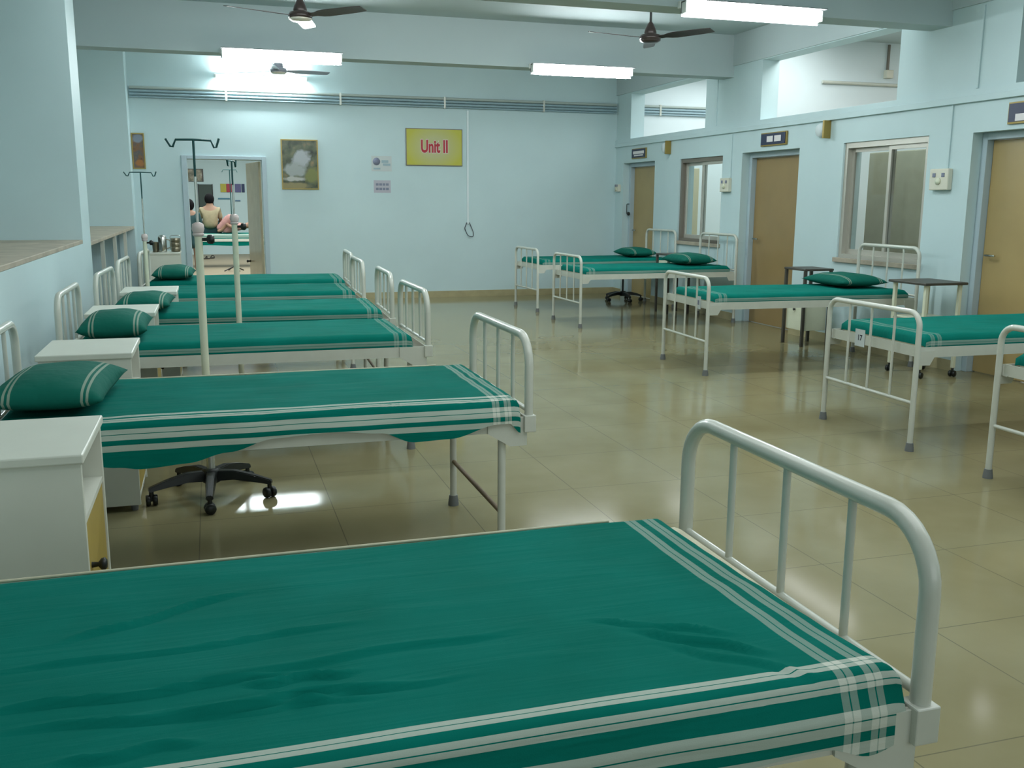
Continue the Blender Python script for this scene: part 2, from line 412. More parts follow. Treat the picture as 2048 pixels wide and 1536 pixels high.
# doorway to the far ward with its open leaf
t = bpy.data.objects.new('door_4', None); C.objects.link(t); t['kind'] = 'structure'
bm = B()
box(bm, -.345, -.271, YF - .03, YF + .06, 0, 2.055, .004); box(bm, .736, .80, YF - .03, YF + .06, 0, 2.055, .004)
box(bm, -.271, .736, YF - .03, YF + .06, 2.006, 2.055, .004); obj('door_frame', bm, 'frame', t)
bm = B(); box(bm, 0, .95, -.018, .018, .01, 1.995, .003)
leaf = obj('door_leaf', bm, 'door_pale', t, (.715, YF + WT + .02, 0), R(98.5))
bm = B(); lathe(bm, [(.001, 0), (.018, .002), (.012, .03), (.022, .045), (.02, .06), (.001, .065)], 12)
bmesh.ops.rotate(bm, cent=(0, 0, 0), matrix=Matrix.Rotation(R(-90), 3, 'X'), verts=bm.verts[:]); bmesh.ops.translate(bm, vec=(.87, .018, .52), verts=bm.verts[:])
obj('door_knob', bm, 'black', leaf)

# sliding windows in the right wall
def slider(n, W, frame_m, ym):
    y0, y1, z0, z1 = W
    t = bpy.data.objects.new('window_%d' % n, None); C.objects.link(t); t['kind'] = 'structure'
    bm = B(); x0, x1 = XR + .02, XR + .10
    box(bm, x0, x1, y0 + .001, y0 + .035, z0, z1 - .001); box(bm, x0, x1, y1 - .05, y1 - .001, z0, z1 - .001)
    box(bm, x0, x1, y0 + .035, y1 - .05, z1 - .055, z1 - .001); box(bm, x0, x1, y0 + .035, y1 - .05, z0, z0 + .04); obj('window_frame', bm, frame_m, t)
    for a, b, x in ((y0 + .036, ym + .02, XR + .04), (ym - .02, y1 - .051, XR + .072)):
        bm = B(); w = .038
        box(bm, x, x + .025, a, a + w, z0 + .041, z1 - .056); box(bm, x, x + .025, b - w, b, z0 + .041, z1 - .056)
        box(bm, x, x + .025, a + w, b - w, z0 + .041, z0 + .09); box(bm, x, x + .025, a + w, b - w, z1 - .095, z1 - .056); s = obj('sash', bm, 'alu', t)
        bm = B(); bm.faces.new([bm.verts.new(c) for c in ((x + .012, b - w, z0 + .09), (x + .012, a + w, z0 + .09), (x + .012, a + w, z1 - .095), (x + .012, b - w, z1 - .095))][::-1]); bm.normal_update()
        for f in bm.faces:
            if f.normal.x > 0: f.normal_flip()
        obj('pane', bm, 'glass', s)
    bm = B(); box(bm, XR - .03, XR + .02, y0 - .03, y1 + .03, z0 - .045, z0, .004); obj('window_sill', bm, 'ledge', t)
    return t
slider(1, W1, 'alu_dark', 11.63); slider(2, W2, 'alu', 7.93)

# ------------------------------------------------------------------ far wall pipes, signs, pictures
t = thing('pipe_run', 'blue grey bundle of horizontal pipes clamped along the top of the far wall', 'pipes', (2.6, YF, 2.88))
for k, (z, m, r) in enumerate(((.055, 'pipe_grey', .020), (.012, 'pipe_blue', .018), (-.030, 'pipe_blue', .018), (-.066, 'pipe_blue', .012))):
    bm = B(); tube(bm, [(-3.56, -.036, z), (3.55, -.036, z)], r, 10); obj('pipe', bm, m, t)
for x in (.294, 1.866, 3.397, 4.948):
    bm = B(); box(bm, x - 2.6 - .014, x - 2.6 + .014, -.056, -.002, -.085, .082, .003); obj('clamp', bm, 'white', t)
t = thing('pipe_run', 'blue grey pipes seen through the clerestory opening nearest the far wall', 'pipes', (7.6, YF - .012, 2.88))
for k, (z, m, r) in enumerate(((.055, 'pipe_grey', .020), (.012, 'pipe_blue', .018), (-.030, 'pipe_blue', .018), (-.066, 'pipe_blue', .012))):
    bm = B(); tube(bm, [(-1.18, -.03, z), (1.8, -.03, z)], r, 10); obj('pipe', bm, m, t)
bm = B(); box(bm, -.72, -.69, -.056, -.002, -.085, .082, .003); obj('clamp', bm, 'white', t)

# Unit II sign
t = thing('wall_sign', 'yellow rectangular sign reading Unit II in red letters on the far wall', 'sign', (3.24, YF, 2.234))
bm = B(); box(bm, -.43, .43, -.022, 0, -.27, .27, .003); obj('sign_frame', bm, 'alu_dark', t)
def sign_mat():
    m = bpy.data.materials.new('yellow_sign_face'); m.use_nodes = True; nt = m.node_tree; b = nt.nodes['Principled BSDF']
    tc = nt.nodes.new('ShaderNodeTexCoord'); mp = nt.nodes.new('ShaderNodeMapping'); mp.inputs['Location'].default_value = (-.5 * 1.9, 0, -.5 * 1.5); mp.inputs['Scale'].default_value = (1.9, 0, 1.5)
    g = nt.nodes.new('ShaderNodeTexGradient'); g.gradient_type = 'SPHERICAL'; cr = nt.nodes.new('ShaderNodeValToRGB')
    cr.color_ramp.elements[0].color = (.47, .45, .04, 1); cr.color_ramp.elements[1].color = (.47, .47, .22, 1); cr.color_ramp.elements[1].position = .6
    nt.links.new(tc.outputs['Generated'], mp.inputs[0]); nt.links.new(mp.outputs[0], g.inputs[0]); nt.links.new(g.outputs[0], cr.inputs[0]); nt.links.new(cr.outputs[0], b.inputs['Base Color'])
    b.inputs['Roughness'].default_value = .5; return m
bm = B(); box(bm, -.418, .418, -.026, -.0225, -.258, .258); obj('sign_face', bm, sign_mat(), t)
text('lettering_outline', 'Unit II', .25, 'mark', t, (0, -.0275, .004), (R(90), 0, 0), .66, .0155, .0004)
text('lettering', 'Unit II', .25, 'red', t, (0, -.029, .004), (R(90), 0, 0), .66, .009, .0006)

def picture(x, z, w, h, kind, label):
    t = thing('framed_picture', label, 'picture', (x, YF, z))
    bm = B(); e = .016
    box(bm, -w / 2, w / 2, -.02, 0, h / 2 - e, h / 2); box(bm, -w / 2, w / 2, -.02, 0, -h / 2, -h / 2 + e)
    box(bm, -w / 2, -w / 2 + e, -.02, 0, -h / 2 + e, h / 2 - e); box(bm, w / 2 - e, w / 2, -.02, 0, -h / 2 + e, h / 2 - e); obj('picture_frame', bm, 'gold', t)
    bm = B(); box(bm, -w / 2 + e, w / 2 - e, -.012, -.001, -h / 2 + e, h / 2 - e); obj('print', bm, picture_mat('print_' + kind, kind), t)
picture(1.268, 1.952, .52, .70, 'fall', 'tall framed waterfall picture on the far wall right of the doorway')
picture(-.893, 2.098, .165, .48, 'sunset', 'narrow brown framed picture in the far left corner beside the column')

t = thing('paper_notice', 'upper white paper notice with a grey round print, left of the yellow sign', 'notice', (2.448, YF, 1.985))
bm = B(); box(bm, -.15, .15, -.003, 0, -.11, .11); obj('sheet', bm, 'paper', t)
bm = B(); lathe(bm, [(.001, 0), (.055, 0), (.055, .001), (.001, .001)], 16); bmesh.ops.rotate(bm, cent=(0, 0, 0), matrix=Matrix.Rotation(R(90), 3, 'X'), verts=bm.verts[:])
bmesh.ops.translate(bm, vec=(-.075, -.0035, .03), verts=bm.verts[:]); obj('print_mark', bm, 'ink', t)
for q in ((0, .10, .01, .05), (.02, .13, -.03, .002), (-.12, -.02, -.085, -.06)):
    bm = B(); box(bm, q[0], q[1], -.0045, -.003, q[2], q[3]); obj('print_mark', bm, 'pipe_blue', t)
t = thing('paper_notice', 'lower lilac paper notice with two lines of print, left of the yellow sign', 'notice', (2.452, YF, 1.655))
bm = B(); box(bm, -.125, .125, -.003, 0, -.09, .09); obj('sheet', bm, 'lilac_paper', t)
for z in (.03, -.035):
    for k in range(4):
        bm = B(); box(bm, -.095 + k * .05, -.055 + k * .05, -.0045, -.003, z - .017, z + .017); obj('print_mark', bm, 'ink', t)

t = thing('wall_conduit', 'white vertical conduit with a loose black cable loop right of the yellow sign', 'conduit', (3.755, YF, 1.1))
bm = B(); box(bm, -.016, .016, -.018, 0, .01, 1.68, .003); obj('channel', bm, 'wall_lit', t)
bm = B(); tube(bm, arc_path([(-.02, -.02, .03), (-.06, -.03, -.06), (-.01, -.04, -.17), (.075, -.035, -.19), (.085, -.03, -.13), (.02, -.02, .03)], .03, 5), .0055, 6); obj('cable_loop', bm, 'dark_ink', t)

def switch_box(loc, axis, w, label, knob=True):
    t = thing('switch_box', label, 'switch', loc)
    bm = B()
    if axis == 'x':
        box(bm, -.05, 0, -w, w, -w * .8, w * .8, .008); obj('box', bm, 'switch', t)
        bm = B()
        bm.free()
        for y in (-.055, .055):
            bm = B(); box(bm, -.056, -.05, y * w / .115 - .018, y * w / .115 + .018, .02, .055, .002); obj('rocker', bm, 'ink', t)
        bm = B(); lathe(bm, [(.001, 0), (.03, 0), (.03, .012), (.001, .014)], 14); bmesh.ops.rotate(bm, cent=(0, 0, 0), matrix=Matrix.Rotation(R(-90), 3, 'Y'), verts=bm.verts[:])
        bmesh.ops.translate(bm, vec=(-.05, 0, -.015), verts=bm.verts[:]); obj('socket', bm, 'cream', t)
    return t
switch_box((XR, 7.15, 1.66), 'x', .115, 'square cream switch box right of the larger sliding window')
switch_box((XR, 10.905, 1.665), 'x', .105, 'cream switch box between the small sliding window and brown door')
switch_box((XR, 14.28, 1.665), 'x', .07, 'small pale switch box in the far right corner beside the ochre door')

def wall_pipe(y, z0, z1, label):
    bm = B(); box(bm, XR - .014, XR, y - .011, y + .011, z0, z1, .003); tag(obj('wall_conduit', bm, 'wall'), label, 'conduit')
wall_pipe(7.10, 1.755, 2.285, 'thin vertical conduit above the square switch box right of the large window')
wall_pipe(10.83, 1.752, 2.285, 'thin vertical conduit above the switch box beside the small window')
wall_pipe(6.835, 2.40, 3.06, 'thin vertical conduit between the two nearest clerestory openings')
wall_pipe(11.25, 2.40, 3.06, 'thin vertical conduit between the two farthest clerestory openings')

def nameplate(y, z, w, h, label, kind):
    t = thing('door_nameplate', label, 'nameplate', (XR, y, z))
    bm = B(); box(bm, -.02, 0, -w / 2, w / 2, -h / 2, h / 2, .002); obj('plate_frame', bm, 'gold', t)
    bm = B(); box(bm, -.026, -.0205, -w / 2 + .02, w / 2 - .012, -h / 2 + .016, h / 2 - .012); obj('plate', bm, 'navy', t)
    bm = B()
    if kind == 2:
        box(bm, -.029, -.0265, -.165, -.03, -.03, .035, .001); box(bm, -.029, -.0265, .0, .125, -.03, .035, .001)
    elif kind == 1:
        box(bm, -.029, -.0265, -.20, .185, -.008, .035, .001); box(bm, -.029, -.0265, -.17, .15, -.038, -.018, .001)
    else:
        for k in range(4): box(bm, -.029, -.0265, .215 - k * .12 - .1, .215 - k * .12, -.065, -.01, .001)
    obj('plate_marking', bm, 'mark', t)
nameplate(9.885, 2.165, .53, .15, 'navy nameplate with two white marks above the brown door', 2)
nameplate(13.54, 2.165, .50, .15, 'small navy nameplate with white lines above the farthest ochre door', 1)
nameplate(6.16, 2.165, .60, .17, 'navy nameplate with gold edge above the nearest ochre door at right', 3)

def projecting(y, label):
    t = thing('projecting_sign', label, 'sign', (XR - .03, y, 2.2))
    bm = B(); box(bm, -.055, .03, -.015, .015, -.09, .09, .003); obj('sign_edge', bm, 'gold', t)
    bm = B(); box(bm, -.05, .028, .0155, .02, -.08, .08); obj('sign_panel', bm, 'dark_ink', t)
    bm = B(); lathe(bm, [(.001, -.02), (.07, -.02), (.075, 0), (.06, .03), (.001, .032)], 18)
    bmesh.ops.rotate(bm, cent=(0, 0, 0), matrix=Matrix.Rotation(R(-90), 3, 'Y'), verts=bm.verts[:]); bmesh.ops.translate(bm, vec=(.01, .13, 0), verts=bm.verts[:]); obj('round_fitting', bm, 'wall_lit', t)
projecting(8.85, 'small dark gold board jutting from the wall above the larger sliding window')
projecting(12.52, 'small dark board jutting from the wall above the small far window')

# things in the rooms behind the right wall
bm = B(); box(bm, 7.4, 7.9, 7.75, 9.8, 0, 2.03, .01); box(bm, 7.385, 7.4, 8.72, 8.735, .05, 1.98); tag(obj('wardrobe', bm, 'board'), 'tall dark olive cupboard seen through the larger sliding window', 'cupboard')
bm = B(); box(bm, 7.15, 7.43, 14.0, 14.40, 0, 1.98, .01); tag(obj('cabinet', bm, 'creamboard'), 'tall cream cupboard seen through the small far window', 'cupboard')
t = thing('wall_pipe', 'white pipe with a junction box seen through the middle clerestory opening', 'pipe', (8.3, 10.78, 2.9))
bm = B(); tube(bm, [(-.95, -.03, .03), (1.6, -.03, .03)], .02, 8); obj('pipe', bm, 'white', t)
bm = B(); box(bm, -.04, .06, -.07, 0, .11, .21, .006); obj('junction_box', bm, 'switch', t)
bm = B(); box(bm, -.005, .02, -.025, 0, .21, .52); obj('conduit', bm, 'alu_dark', t)

# ------------------------------------------------------------------ tube lights
def tube_light(name, label, loc, wall=True):
    t = thing(name, label, 'tube light', loc, 0, 'white fluorescent tube lights')
    bm = B(); box(bm, -.63, .63, -.04, 0, .02, .075, .004); obj('batten', bm, 'batten', t)
    bm = B(); n = 14; prof = [(.012, -.585)] + [(.052 * math.sin(a), -.585 + .05 * (1 - math.cos(a))) for a in [R(x) for x in (30, 60, 90)]] + [(.052 * math.sin(a), .585 - .05 * (1 - math.cos(a))) for a in [R(x) for x in (90, 60, 30)]] + [(.012, .585)]  # tube fattened so that its glare is built into the shape
    lathe(bm, prof, n, sx=1., sy=1.)
    bmesh.ops.rotate(bm, cent=(0, 0, 0), matrix=Matrix.Rotation(R(90), 3, 'Y'), verts=bm.verts[:]); bmesh.ops.translate(bm, vec=(0, -.095, .0), verts=bm.verts[:]); obj('tube', bm, 'tube', t)
    if not wall:
        bm = B(); box(bm, -.62, .62, -.165, -.041, .062, .068); box(bm, -.62, .62, -.041, -.036, -.045, .068); obj('reflector', bm, 'rubber', t)
    for x in (-.6, .6):
        bm = B(); box(bm, x - .014, x + .014, -.11, -.035, -.022, .06, .003); obj('end_holder', bm, 'batten', t)
    return t
tl = tube_light('mounted_tube_light', 'glowing tube light on the far beam at left, above the small far fan', (.81, 10.87, 2.915), False)
dup(tl, (4.18, 10.87, 2.915), 0, 'glowing tube light on the far beam at right, near the clerestory')
dup(tl, (4.20, 7.20, 2.915), 0, 'large glowing tube light on the nearest visible beam at upper right')
tube_light('mounted_tube_light', 'glowing tube light on the far wall above the pipes', (.78, YF, 3.08))
dup(tl, (.81, 7.20, 2.915), 0, 'tube light on the middle beam at left, above the picture')

# ------------------------------------------------------------------ ceiling fans
def fan(label, loc, rot, body='fan', blade='fan', trim='fan_trim'):
    t = thing('ceiling_fan', label, 'fan', loc, rot)          # origin at the ceiling
    bm = B(); lathe(bm, [(.055, 0), (.052, -.012), (.016, -.055), (.012, -.06)], 16); obj('canopy', bm, 'fan_dark', t)
    bm = B(); tube(bm, [(0, 0, -.05), (0, 0, -.20)], .012, 10); obj('downrod', bm, 'fan_dark', t)
    bm = B(); lathe(bm, [(.013, -.155), (.03, -.175), (.055, -.225), (.064, -.262), (.06, -.275)], 20); obj('motor_cover', bm, body, t)
    bm = B(); lathe(bm, [(.06, -.275), (.10, -.285), (.112, -.31), (.108, -.335), (.07, -.352), (.001, -.354)], 24); h = obj('motor', bm, body, t)
    bm = B(); lathe(bm, [(.106, -.337), (.109, -.343), (.075, -.362), (.001, -.364)], 24); obj('trim_plate', bm, trim, h)
    for k in range(3):
        bm = B(); n = 10; a = k * 2 * PI / 3
        top = []; bot = []
        for i in range(n + 1):
            s = i / n; x = .115 + s * .585; w = .032 + .034 * min(1, max(0, (s - .12) / .12)) - .012 * max(0, s - .85) / .15
            tw = -.27 * (1 - s * .35); zc = -.312 + .01 * s
            top.append([bm.verts.new((x, yy * math.cos(tw), zc + yy * math.sin(tw) + .003 * q)) for yy in (-w, 0, w) for q in (1, -1)])
        for i in range(n):
            p, q = top[i], top[i + 1]
            for u, v in ((0, 2), (2, 4)): bm.faces.new((p[u], q[u], q[v], p[v])); bm.faces.new((p[u + 1], p[v + 1], q[v + 1], q[u + 1]))
            bm.faces.new((p[0], p[1], q[1], q[0])); bm.faces.new((p[4], q[4], q[5], p[5]))
        for p in (top[0], top[-1]): bm.faces.new((p[0], p[2], p[4], p[5], p[3], p[1]))
        bmesh.ops.recalc_face_normals(bm, faces=bm.faces[:])
        bmesh.ops.rotate(bm, cent=(0, 0, 0), matrix=Matrix.Rotation(a, 3, 'Z'), verts=bm.verts[:]); obj('blade', bm, blade, t)
    return t
f = fan('brown three bladed ceiling fan at the top left of the hall', (.89, 9.55, ZC), R(77))
fan('brown three bladed ceiling fan hanging left of the upper right tube light', (4.46, 9.6, ZC), R(66), trim='fan')
fan('small grey ceiling fan in front of the glowing far wall', (.955, 13.55, ZC), R(15), 'fan_grey', 'fan_grey')

# ------------------------------------------------------------------ beds
LA, WA = 1.965, .4275      # left-hand beds: length, half width
def corner_plate(bm, x, y, sx, sy):
    prism(bm, [(x, .615), (x, .50), (x - sx * .07, .50), (x - sx * .16, .555), (x - sx * .16, .615)], 'y', y, y + sy * .006)
    return bm
def end_frame(parent, name, x, z0, z1, w, r, rs, zlow, bend, nsp):
    bm = B(); tube(bm, arc_path([(x, -w, z0), (x, -w, z1), (x, w, z1), (x, w, z0)], bend, 8), r, 14); e = obj(name, bm, 'white', parent)
    for k in range(nsp):
        y = -w + 2 * w * (k + 1) / (nsp + 1)
        bm = B(); tube(bm, [(x, y, zlow), (x, y, z1 - .5 * r)], rs, 10); obj('spindle', bm, 'white', e)
    bm = B(); tube(bm, [(x, -w, zlow), (x, w, zlow)], rs * 1.25, 10); obj('lower_bar', bm, 'white', e)
    return e
def rails(t, L, w, z0, z1):
    for s in (-1, 1):
        bm = B(); box(bm, .0, L, s * w - .003, s * w + .003, z0, z1); box(bm, .0, L, min(s * w, s * (w - .035)), max(s * w, s * (w - .035)), z0, z0 + .005); obj('side_rail', bm, 'white', t)
    for x, d in ((.012, 1), (L - .012, -1)):
        bm = B(); box(bm, x - .003, x + .003, -w + .003, w - .003, z0, z1); box(bm, min(x, x + d * .035), max(x, x + d * .035), -w + .003, w - .003, z0, z0 + .005); obj('end_rail', bm, 'white', t)
    bm = B(); box(bm, .05, L - .05, -w + .012, w - .012, z0 + .006, z0 + .022); obj('bed_base', bm, 'rust', t)
def foot_cap(parent, x, y):
    bm = B(); lathe(bm, [(.026, 0), (.026, .012), (.021, .045), (.021, .05)], 14, (x, y, 0)); obj('foot_cap', bm, 'rubber', parent)

def bed_a(label, group, loc, rot):
    t = thing('hospital_bed', label, 'bed', loc, rot, group)
    end_frame(t, 'footboard', LA, .575, .93, WA, .0175, .0085, .638, .115, 3)
    end_frame(t, 'headboard', 0, .575, .95, WA, .0165, .0085, .638, .10, 3)
    rails(t, LA, WA, .555, .615)
    for x, sx in ((0, -1), (LA, 1)):
        for s in (-1, 1):
            bm = B(); corner_plate(bm, x - sx * .01, s * (WA + .004), sx, s)
            box(bm, x - .024, x + .024, s * WA - .024, s * WA + .024, .555, .622, .003); obj('corner_bracket', bm, 'white', t)
            xl = x - sx * .105
            bm = B(); tube(bm, [(xl, s * (WA - .02), .03), (xl, s * (WA - .02), .56)], .0165, 12); l = obj('leg', bm, 'white', t)
            foot_cap(l, xl, s * (WA - .02))
        bm = B(); tube(bm, [(x - sx * .105, -WA + .02, .22), (x - sx * .105, WA - .02, .22)], .010, 8); obj('leg_brace', bm, 'rust', t)
    return t
gl = 'white tubular hospital beds down the left side'
A_POS = [(-.858, 1.655, 0), (-.80, 3.958, 0), (-.785, 5.895, 0), (-.732, 7.335, -2.15), (-.722, 8.773, -1.4), (-.637, 10.06, -2.5)]
A_LAB = ['nearest white tubular bed, cropped by the bottom left of the picture',
         'second nearest left bed, standing over the black five-legged stand base',
         'third left bed counting from the camera, with the plump two-striped pillow',
         'fourth left bed counting from the camera, right behind the bed with two-striped pillow',
         'fifth left bed counting from the camera, next to farthest in the left row',
         'farthest left bed, in front of the doorway to the next ward']
p = bed_a(A_LAB[0], gl, (*A_POS[0][:2], 0), 0)
for (x, y, a), lab in zip(A_POS[1:], A_LAB[1:]): dup(p, (x, y, 0), R(a), lab)

LB, WB = 2.03, .445        # right-hand beds
def bed_b(label, group, loc, rot):
    t = thing('hospital_bed', label, 'bed', loc, rot, group)
    f = end_frame(t, 'footboard', LB, .03, .825, WB, .0165, .0085, .29, .085, 3)
    h = end_frame(t, 'headboard', 0, .03, 1.06, WB, .0165, .0085, .64, .085, 3)
    rails(t, LB - .02, WB - .006, .56, .622)
    for x, sx, e in ((0, -1, h), (LB, 1, f)):
        for s in (-1, 1):
            foot_cap(e, x, s * WB)
            bm = B(); prism(bm, [(x - sx * .012, .60), (x - sx * .012, .515), (x - sx * .09, .515), (x - sx * .12, .565), (x - sx * .12, .60)], 'y', s * (WB - .002), s * (WB + .004)); obj('corner_bracket', bm, 'white', t)
    return t
gr = 'white tubular hospital beds down the right side'
B_POS = [(4.10, 12.575, 1.7), (4.055, 10.87, 1.), (3.98, 7.664, -2.3), (3.925, 5.06, -1.3), (3.925, 3.573, -1.)]
B_LAB = ['farthest right bed, by the far wall below the small nameplate', 'second farthest right bed, with its headboard below the small window',
         'middle right bed with its headboard under the larger window', 'right bed with the number 17 tag on its foot rail',
         'nearest right bed, only one foot post showing at the right edge']
bb = []
for i, ((x, y, a), lab) in enumerate(zip(B_POS, B_LAB)):
    e = R(a); loc = (x + LB * math.cos(e), y + LB * math.sin(e), 0)
    bb.append((loc, PI + e))
    if i == 0: p = bed_b(lab, gr, *bb[-1])
    else: dup(p, loc, PI + e, lab)

# ------------------------------------------------------------------ mattresses with sheets
def make_sheet(parent, x0, x1, w, zt, near, far_drop, foot_drop, head_drop, v0, hem, creases=(), near_sign=-1, nu=70, nv=44, wob=.003, seed=0., rr=.032, flare=0., m='sheet', skew=0.):
    """cloth grid draped over the mattress: u along the bed, t across; hem(u) = how far the cloth hangs on the near side (arc length)"""
    bm = B(); uvl = bm.loops.layers.uv.new('cloth')
    def edge(d):
        if d <= 0: return d, 0.
        q = rr * PI / 2
        if d < q: return rr * math.sin(d / rr), rr * (1 - math.cos(d / rr))
        return rr, rr + d - q
    x1f, x0f, wf = x1 - rr, x0 + rr, w - rr
    S = [x0f - head_drop + (x1f + foot_drop - x0f + head_drop) * i / nu for i in range(nu + 1)]
    fr = [j / nv for j in range(nv + 1)]
    grid = []; uvs = {}
    for s in S:
        hx = hem(s); row = []
        tn, tf = wf + hx, wf + far_drop
        for q in fr:
            # denser sampling on the near edge
            t = tn - (tn + tf) * (q ** 1.35)
            ex, dx = (edge(s - x1f)) if s > x1f else ((-edge(x0f - s)[0], edge(x0f - s)[1]) if s < x0f else (0, 0))
            ey, dy = (edge(t - wf)) if t > wf else ((-edge(-wf - t)[0], edge(-wf - t)[1]) if t < -wf else (0, 0))
            X = (x1f + ex) if s > x1f else (x0f + ex if s < x0f else s)
            Y = (wf + ey) if t > wf else (-wf + ey if t < -wf else t)
            dz = max(dx, dy) + .25 * min(dx, dy)
            z = zt - dz
            if skew: X += skew * min(1, max(0, (t + w) / (2 * w))) ** 2 * min(1, max(0, (s - x1 + .4) / .4))
            nz = noise.noise(Vector((s * 2.1 + seed, t * 6 + seed, seed))) * wob + noise.noise(Vector((s * 5 + seed, t * 14, seed + 3))) * wob * .5
            fade = 1 if dz < .01 else .3
            z += nz * fade
            if dy > .03 and t > wf: Y += (.006 if flare else .001) * noise.noise(Vector((s * 5, seed, 1.3))) + flare * min(1, max(0, dy - .03) / .04) * (.9 + .5 * noise.noise(Vector((s * 3, seed, 7.3))))
            for (ax, ay, bx, by, amp, wd) in creases:
                # t is measured towards the near side; local y = near_sign * t
                ly = near_sign * t; vx, vy = bx - ax, by - ay; ln = math.hypot(vx, vy)
                u = ((s - ax) * vx + (ly - ay) * vy) / (ln * ln); dist = ((s - ax) * -vy + (ly - ay) * vx) / ln
                if -.15 < u < 1.15:
                    env = max(0, min(1, min(u + .15, 1.15 - u) / .3))
                    dd = dist + .006 * math.sin(u * 9 + ax * 7)
                    z += amp * env * (math.exp(-(dd / wd) ** 2) - .55 * math.exp(-((dd + 1.7 * wd) / (1.2 * wd)) ** 2))
            v = bm.verts.new((X, near_sign * Y, z)); uvs[v] = (s - x1, (t - wf) + v0); row.append(v)
        grid.append(row)
    for i in range(nu):
        for j in range(nv):
            vs = (grid[i][j], grid[i + 1][j], grid[i + 1][j + 1], grid[i][j + 1])
            f = bm.faces.new(vs if near_sign > 0 else vs[::-1]); f.smooth = True
            for l in f.loops: l[uvl].uv = uvs[l.vert]
    bmesh.ops.recalc_face_normals(bm, faces=bm.faces[:])
    return obj('sheet', bm, m, parent)

def mattress(loc, rot, label, group, x0, x1, w, zb, zt, pad_over=-.002, **k):
    t = thing('mattress', label, 'mattress', (loc[0], loc[1], zb), rot, group)
    bm = B(); box(bm, x0 + .006, x1 + pad_over, -w + .02, w - .02, 0, zt - zb - .02, .025); obj('pad', bm, 'pad', t)
    for f in t.children[0].data.polygons: f.use_smooth = True
    sh = make_sheet(t, x0, x1, w, zt - zb, None, **k)
    if k.get('flare'):
        bm = B(); tube(bm, [(x0 + .02, w + .003, zt - zb - .007), (x1 - .14, w + .003, zt - zb - .0065)], .0038, 8); obj('sheet_hem', bm, 'pad', sh)
    return t
gm = 'mattresses under green striped sheets'
def ramp(pts):
    def f(u):
        if u <= pts[0][0]: return pts[0][1]
        for (a, b), (c, d) in zip(pts, pts[1:]):
            if u <= c:
                q = (u - a) / (c - a); q = q * q * (3 - 2 * q); return b + (d - b) * q
        return pts[-1][1]
    return f
cr1w = [(-.366, 1.639, .198, 1.662), (-.265, 1.74, 0, 1.868), (-.341, 1.504, .072, 1.505), (.01, 1.529, .461, 1.552), (-.289, 1.438, .172, 1.399),
        (-.124, 1.425, .24, 1.429), (-.052, 1.401, .337, 1.418), (-.234, 1.329, -.065, 1.337), (.024, 1.485, .183, 1.485), (.726, 1.425, .883, 1.264), (.652, 1.544, .836, 1.445), (.70, 1.49, .86, 1.36)]
cr1 = [(a + .858, b - 1.655, c + .858, d - 1.655, .0062 + .002 * (i % 3), .0058 + .002 * (i % 2)) for i, (a, b, c, d) in enumerate(cr1w)]
mattress((-.858, 1.655), 0, 'green sheet with white border stripes on the nearest bed, filling the lower left', gm, .05, 1.892, .422, .58, .688, pad_over=.04, flare=.016, skew=.04,
         far_drop=.06, foot_drop=.055, head_drop=.05, v0=.019, hem=ramp([(0, .15), (1.5, .15), (1.75, .135), (1.83, .16), (1.91, .14)]), creases=cr1, nu=170, nv=150, seed=1.)
hem2 = ramp([(0, .15), (.3, .16), (.45, .185), (.52, .195), (.68, .185), (.82, .155), (.98, .115), (1.2, .105), (1.37, .12), (1.5, .165), (1.64, .16), (1.83, .115), (1.88, .115), (1.92, .15)])
mattress((-.80, 3.958), 0, 'green striped sheet hanging unevenly over the side of the second nearest left bed', gm, .05, 1.925, .434, .58, .692,
         far_drop=.05, foot_drop=.06, head_drop=.05, v0=.045, hem=hem2, nu=110, nv=60, seed=5., flare=.016, wob=.006)
labs = {2: 'green covered mattress on the third left bed from the camera', 3: 'green covered mattress on the fourth left bed from the camera',
        4: 'green covered mattress on the fifth left bed from the camera', 5: 'green covered mattress on the farthest left bed'}
for i in range(2, 6):
    x, y, a = A_POS[i]
    mattress((x, y), R(a), labs[i], gm, .05, 1.88 if i == 2 else 1.90, .415, .58, .69, far_drop=.05, foot_drop=.08, head_drop=.05, v0=-.065, m='sheet_faint',
             hem=lambda u: .105 + .006 * math.sin(u * 7), nu=50, nv=34, seed=11. + i, wob=.006, rr=.045)
labr = ['green covered mattress on the farthest right bed', 'green covered mattress on the second farthest right bed', 'green covered mattress on the middle right bed under the larger window',
        'green covered mattress on the right bed with the number 17 tag', 'green covered mattress on the nearest right bed, mostly out of the picture']
for i in range(5):
    loc, rot = bb[i]
    mattress(loc[:2], rot, labr[i], gm, .06, 1.955, .418, .59, .69, far_drop=.05, foot_drop=.09, head_drop=.05, v0=-.06, m='sheet_faint',
             hem=lambda u: .10 + .008 * math.sin(u * 6), near_sign=1, nu=50, nv=34, seed=21. + i, wob=.006, rr=.04)

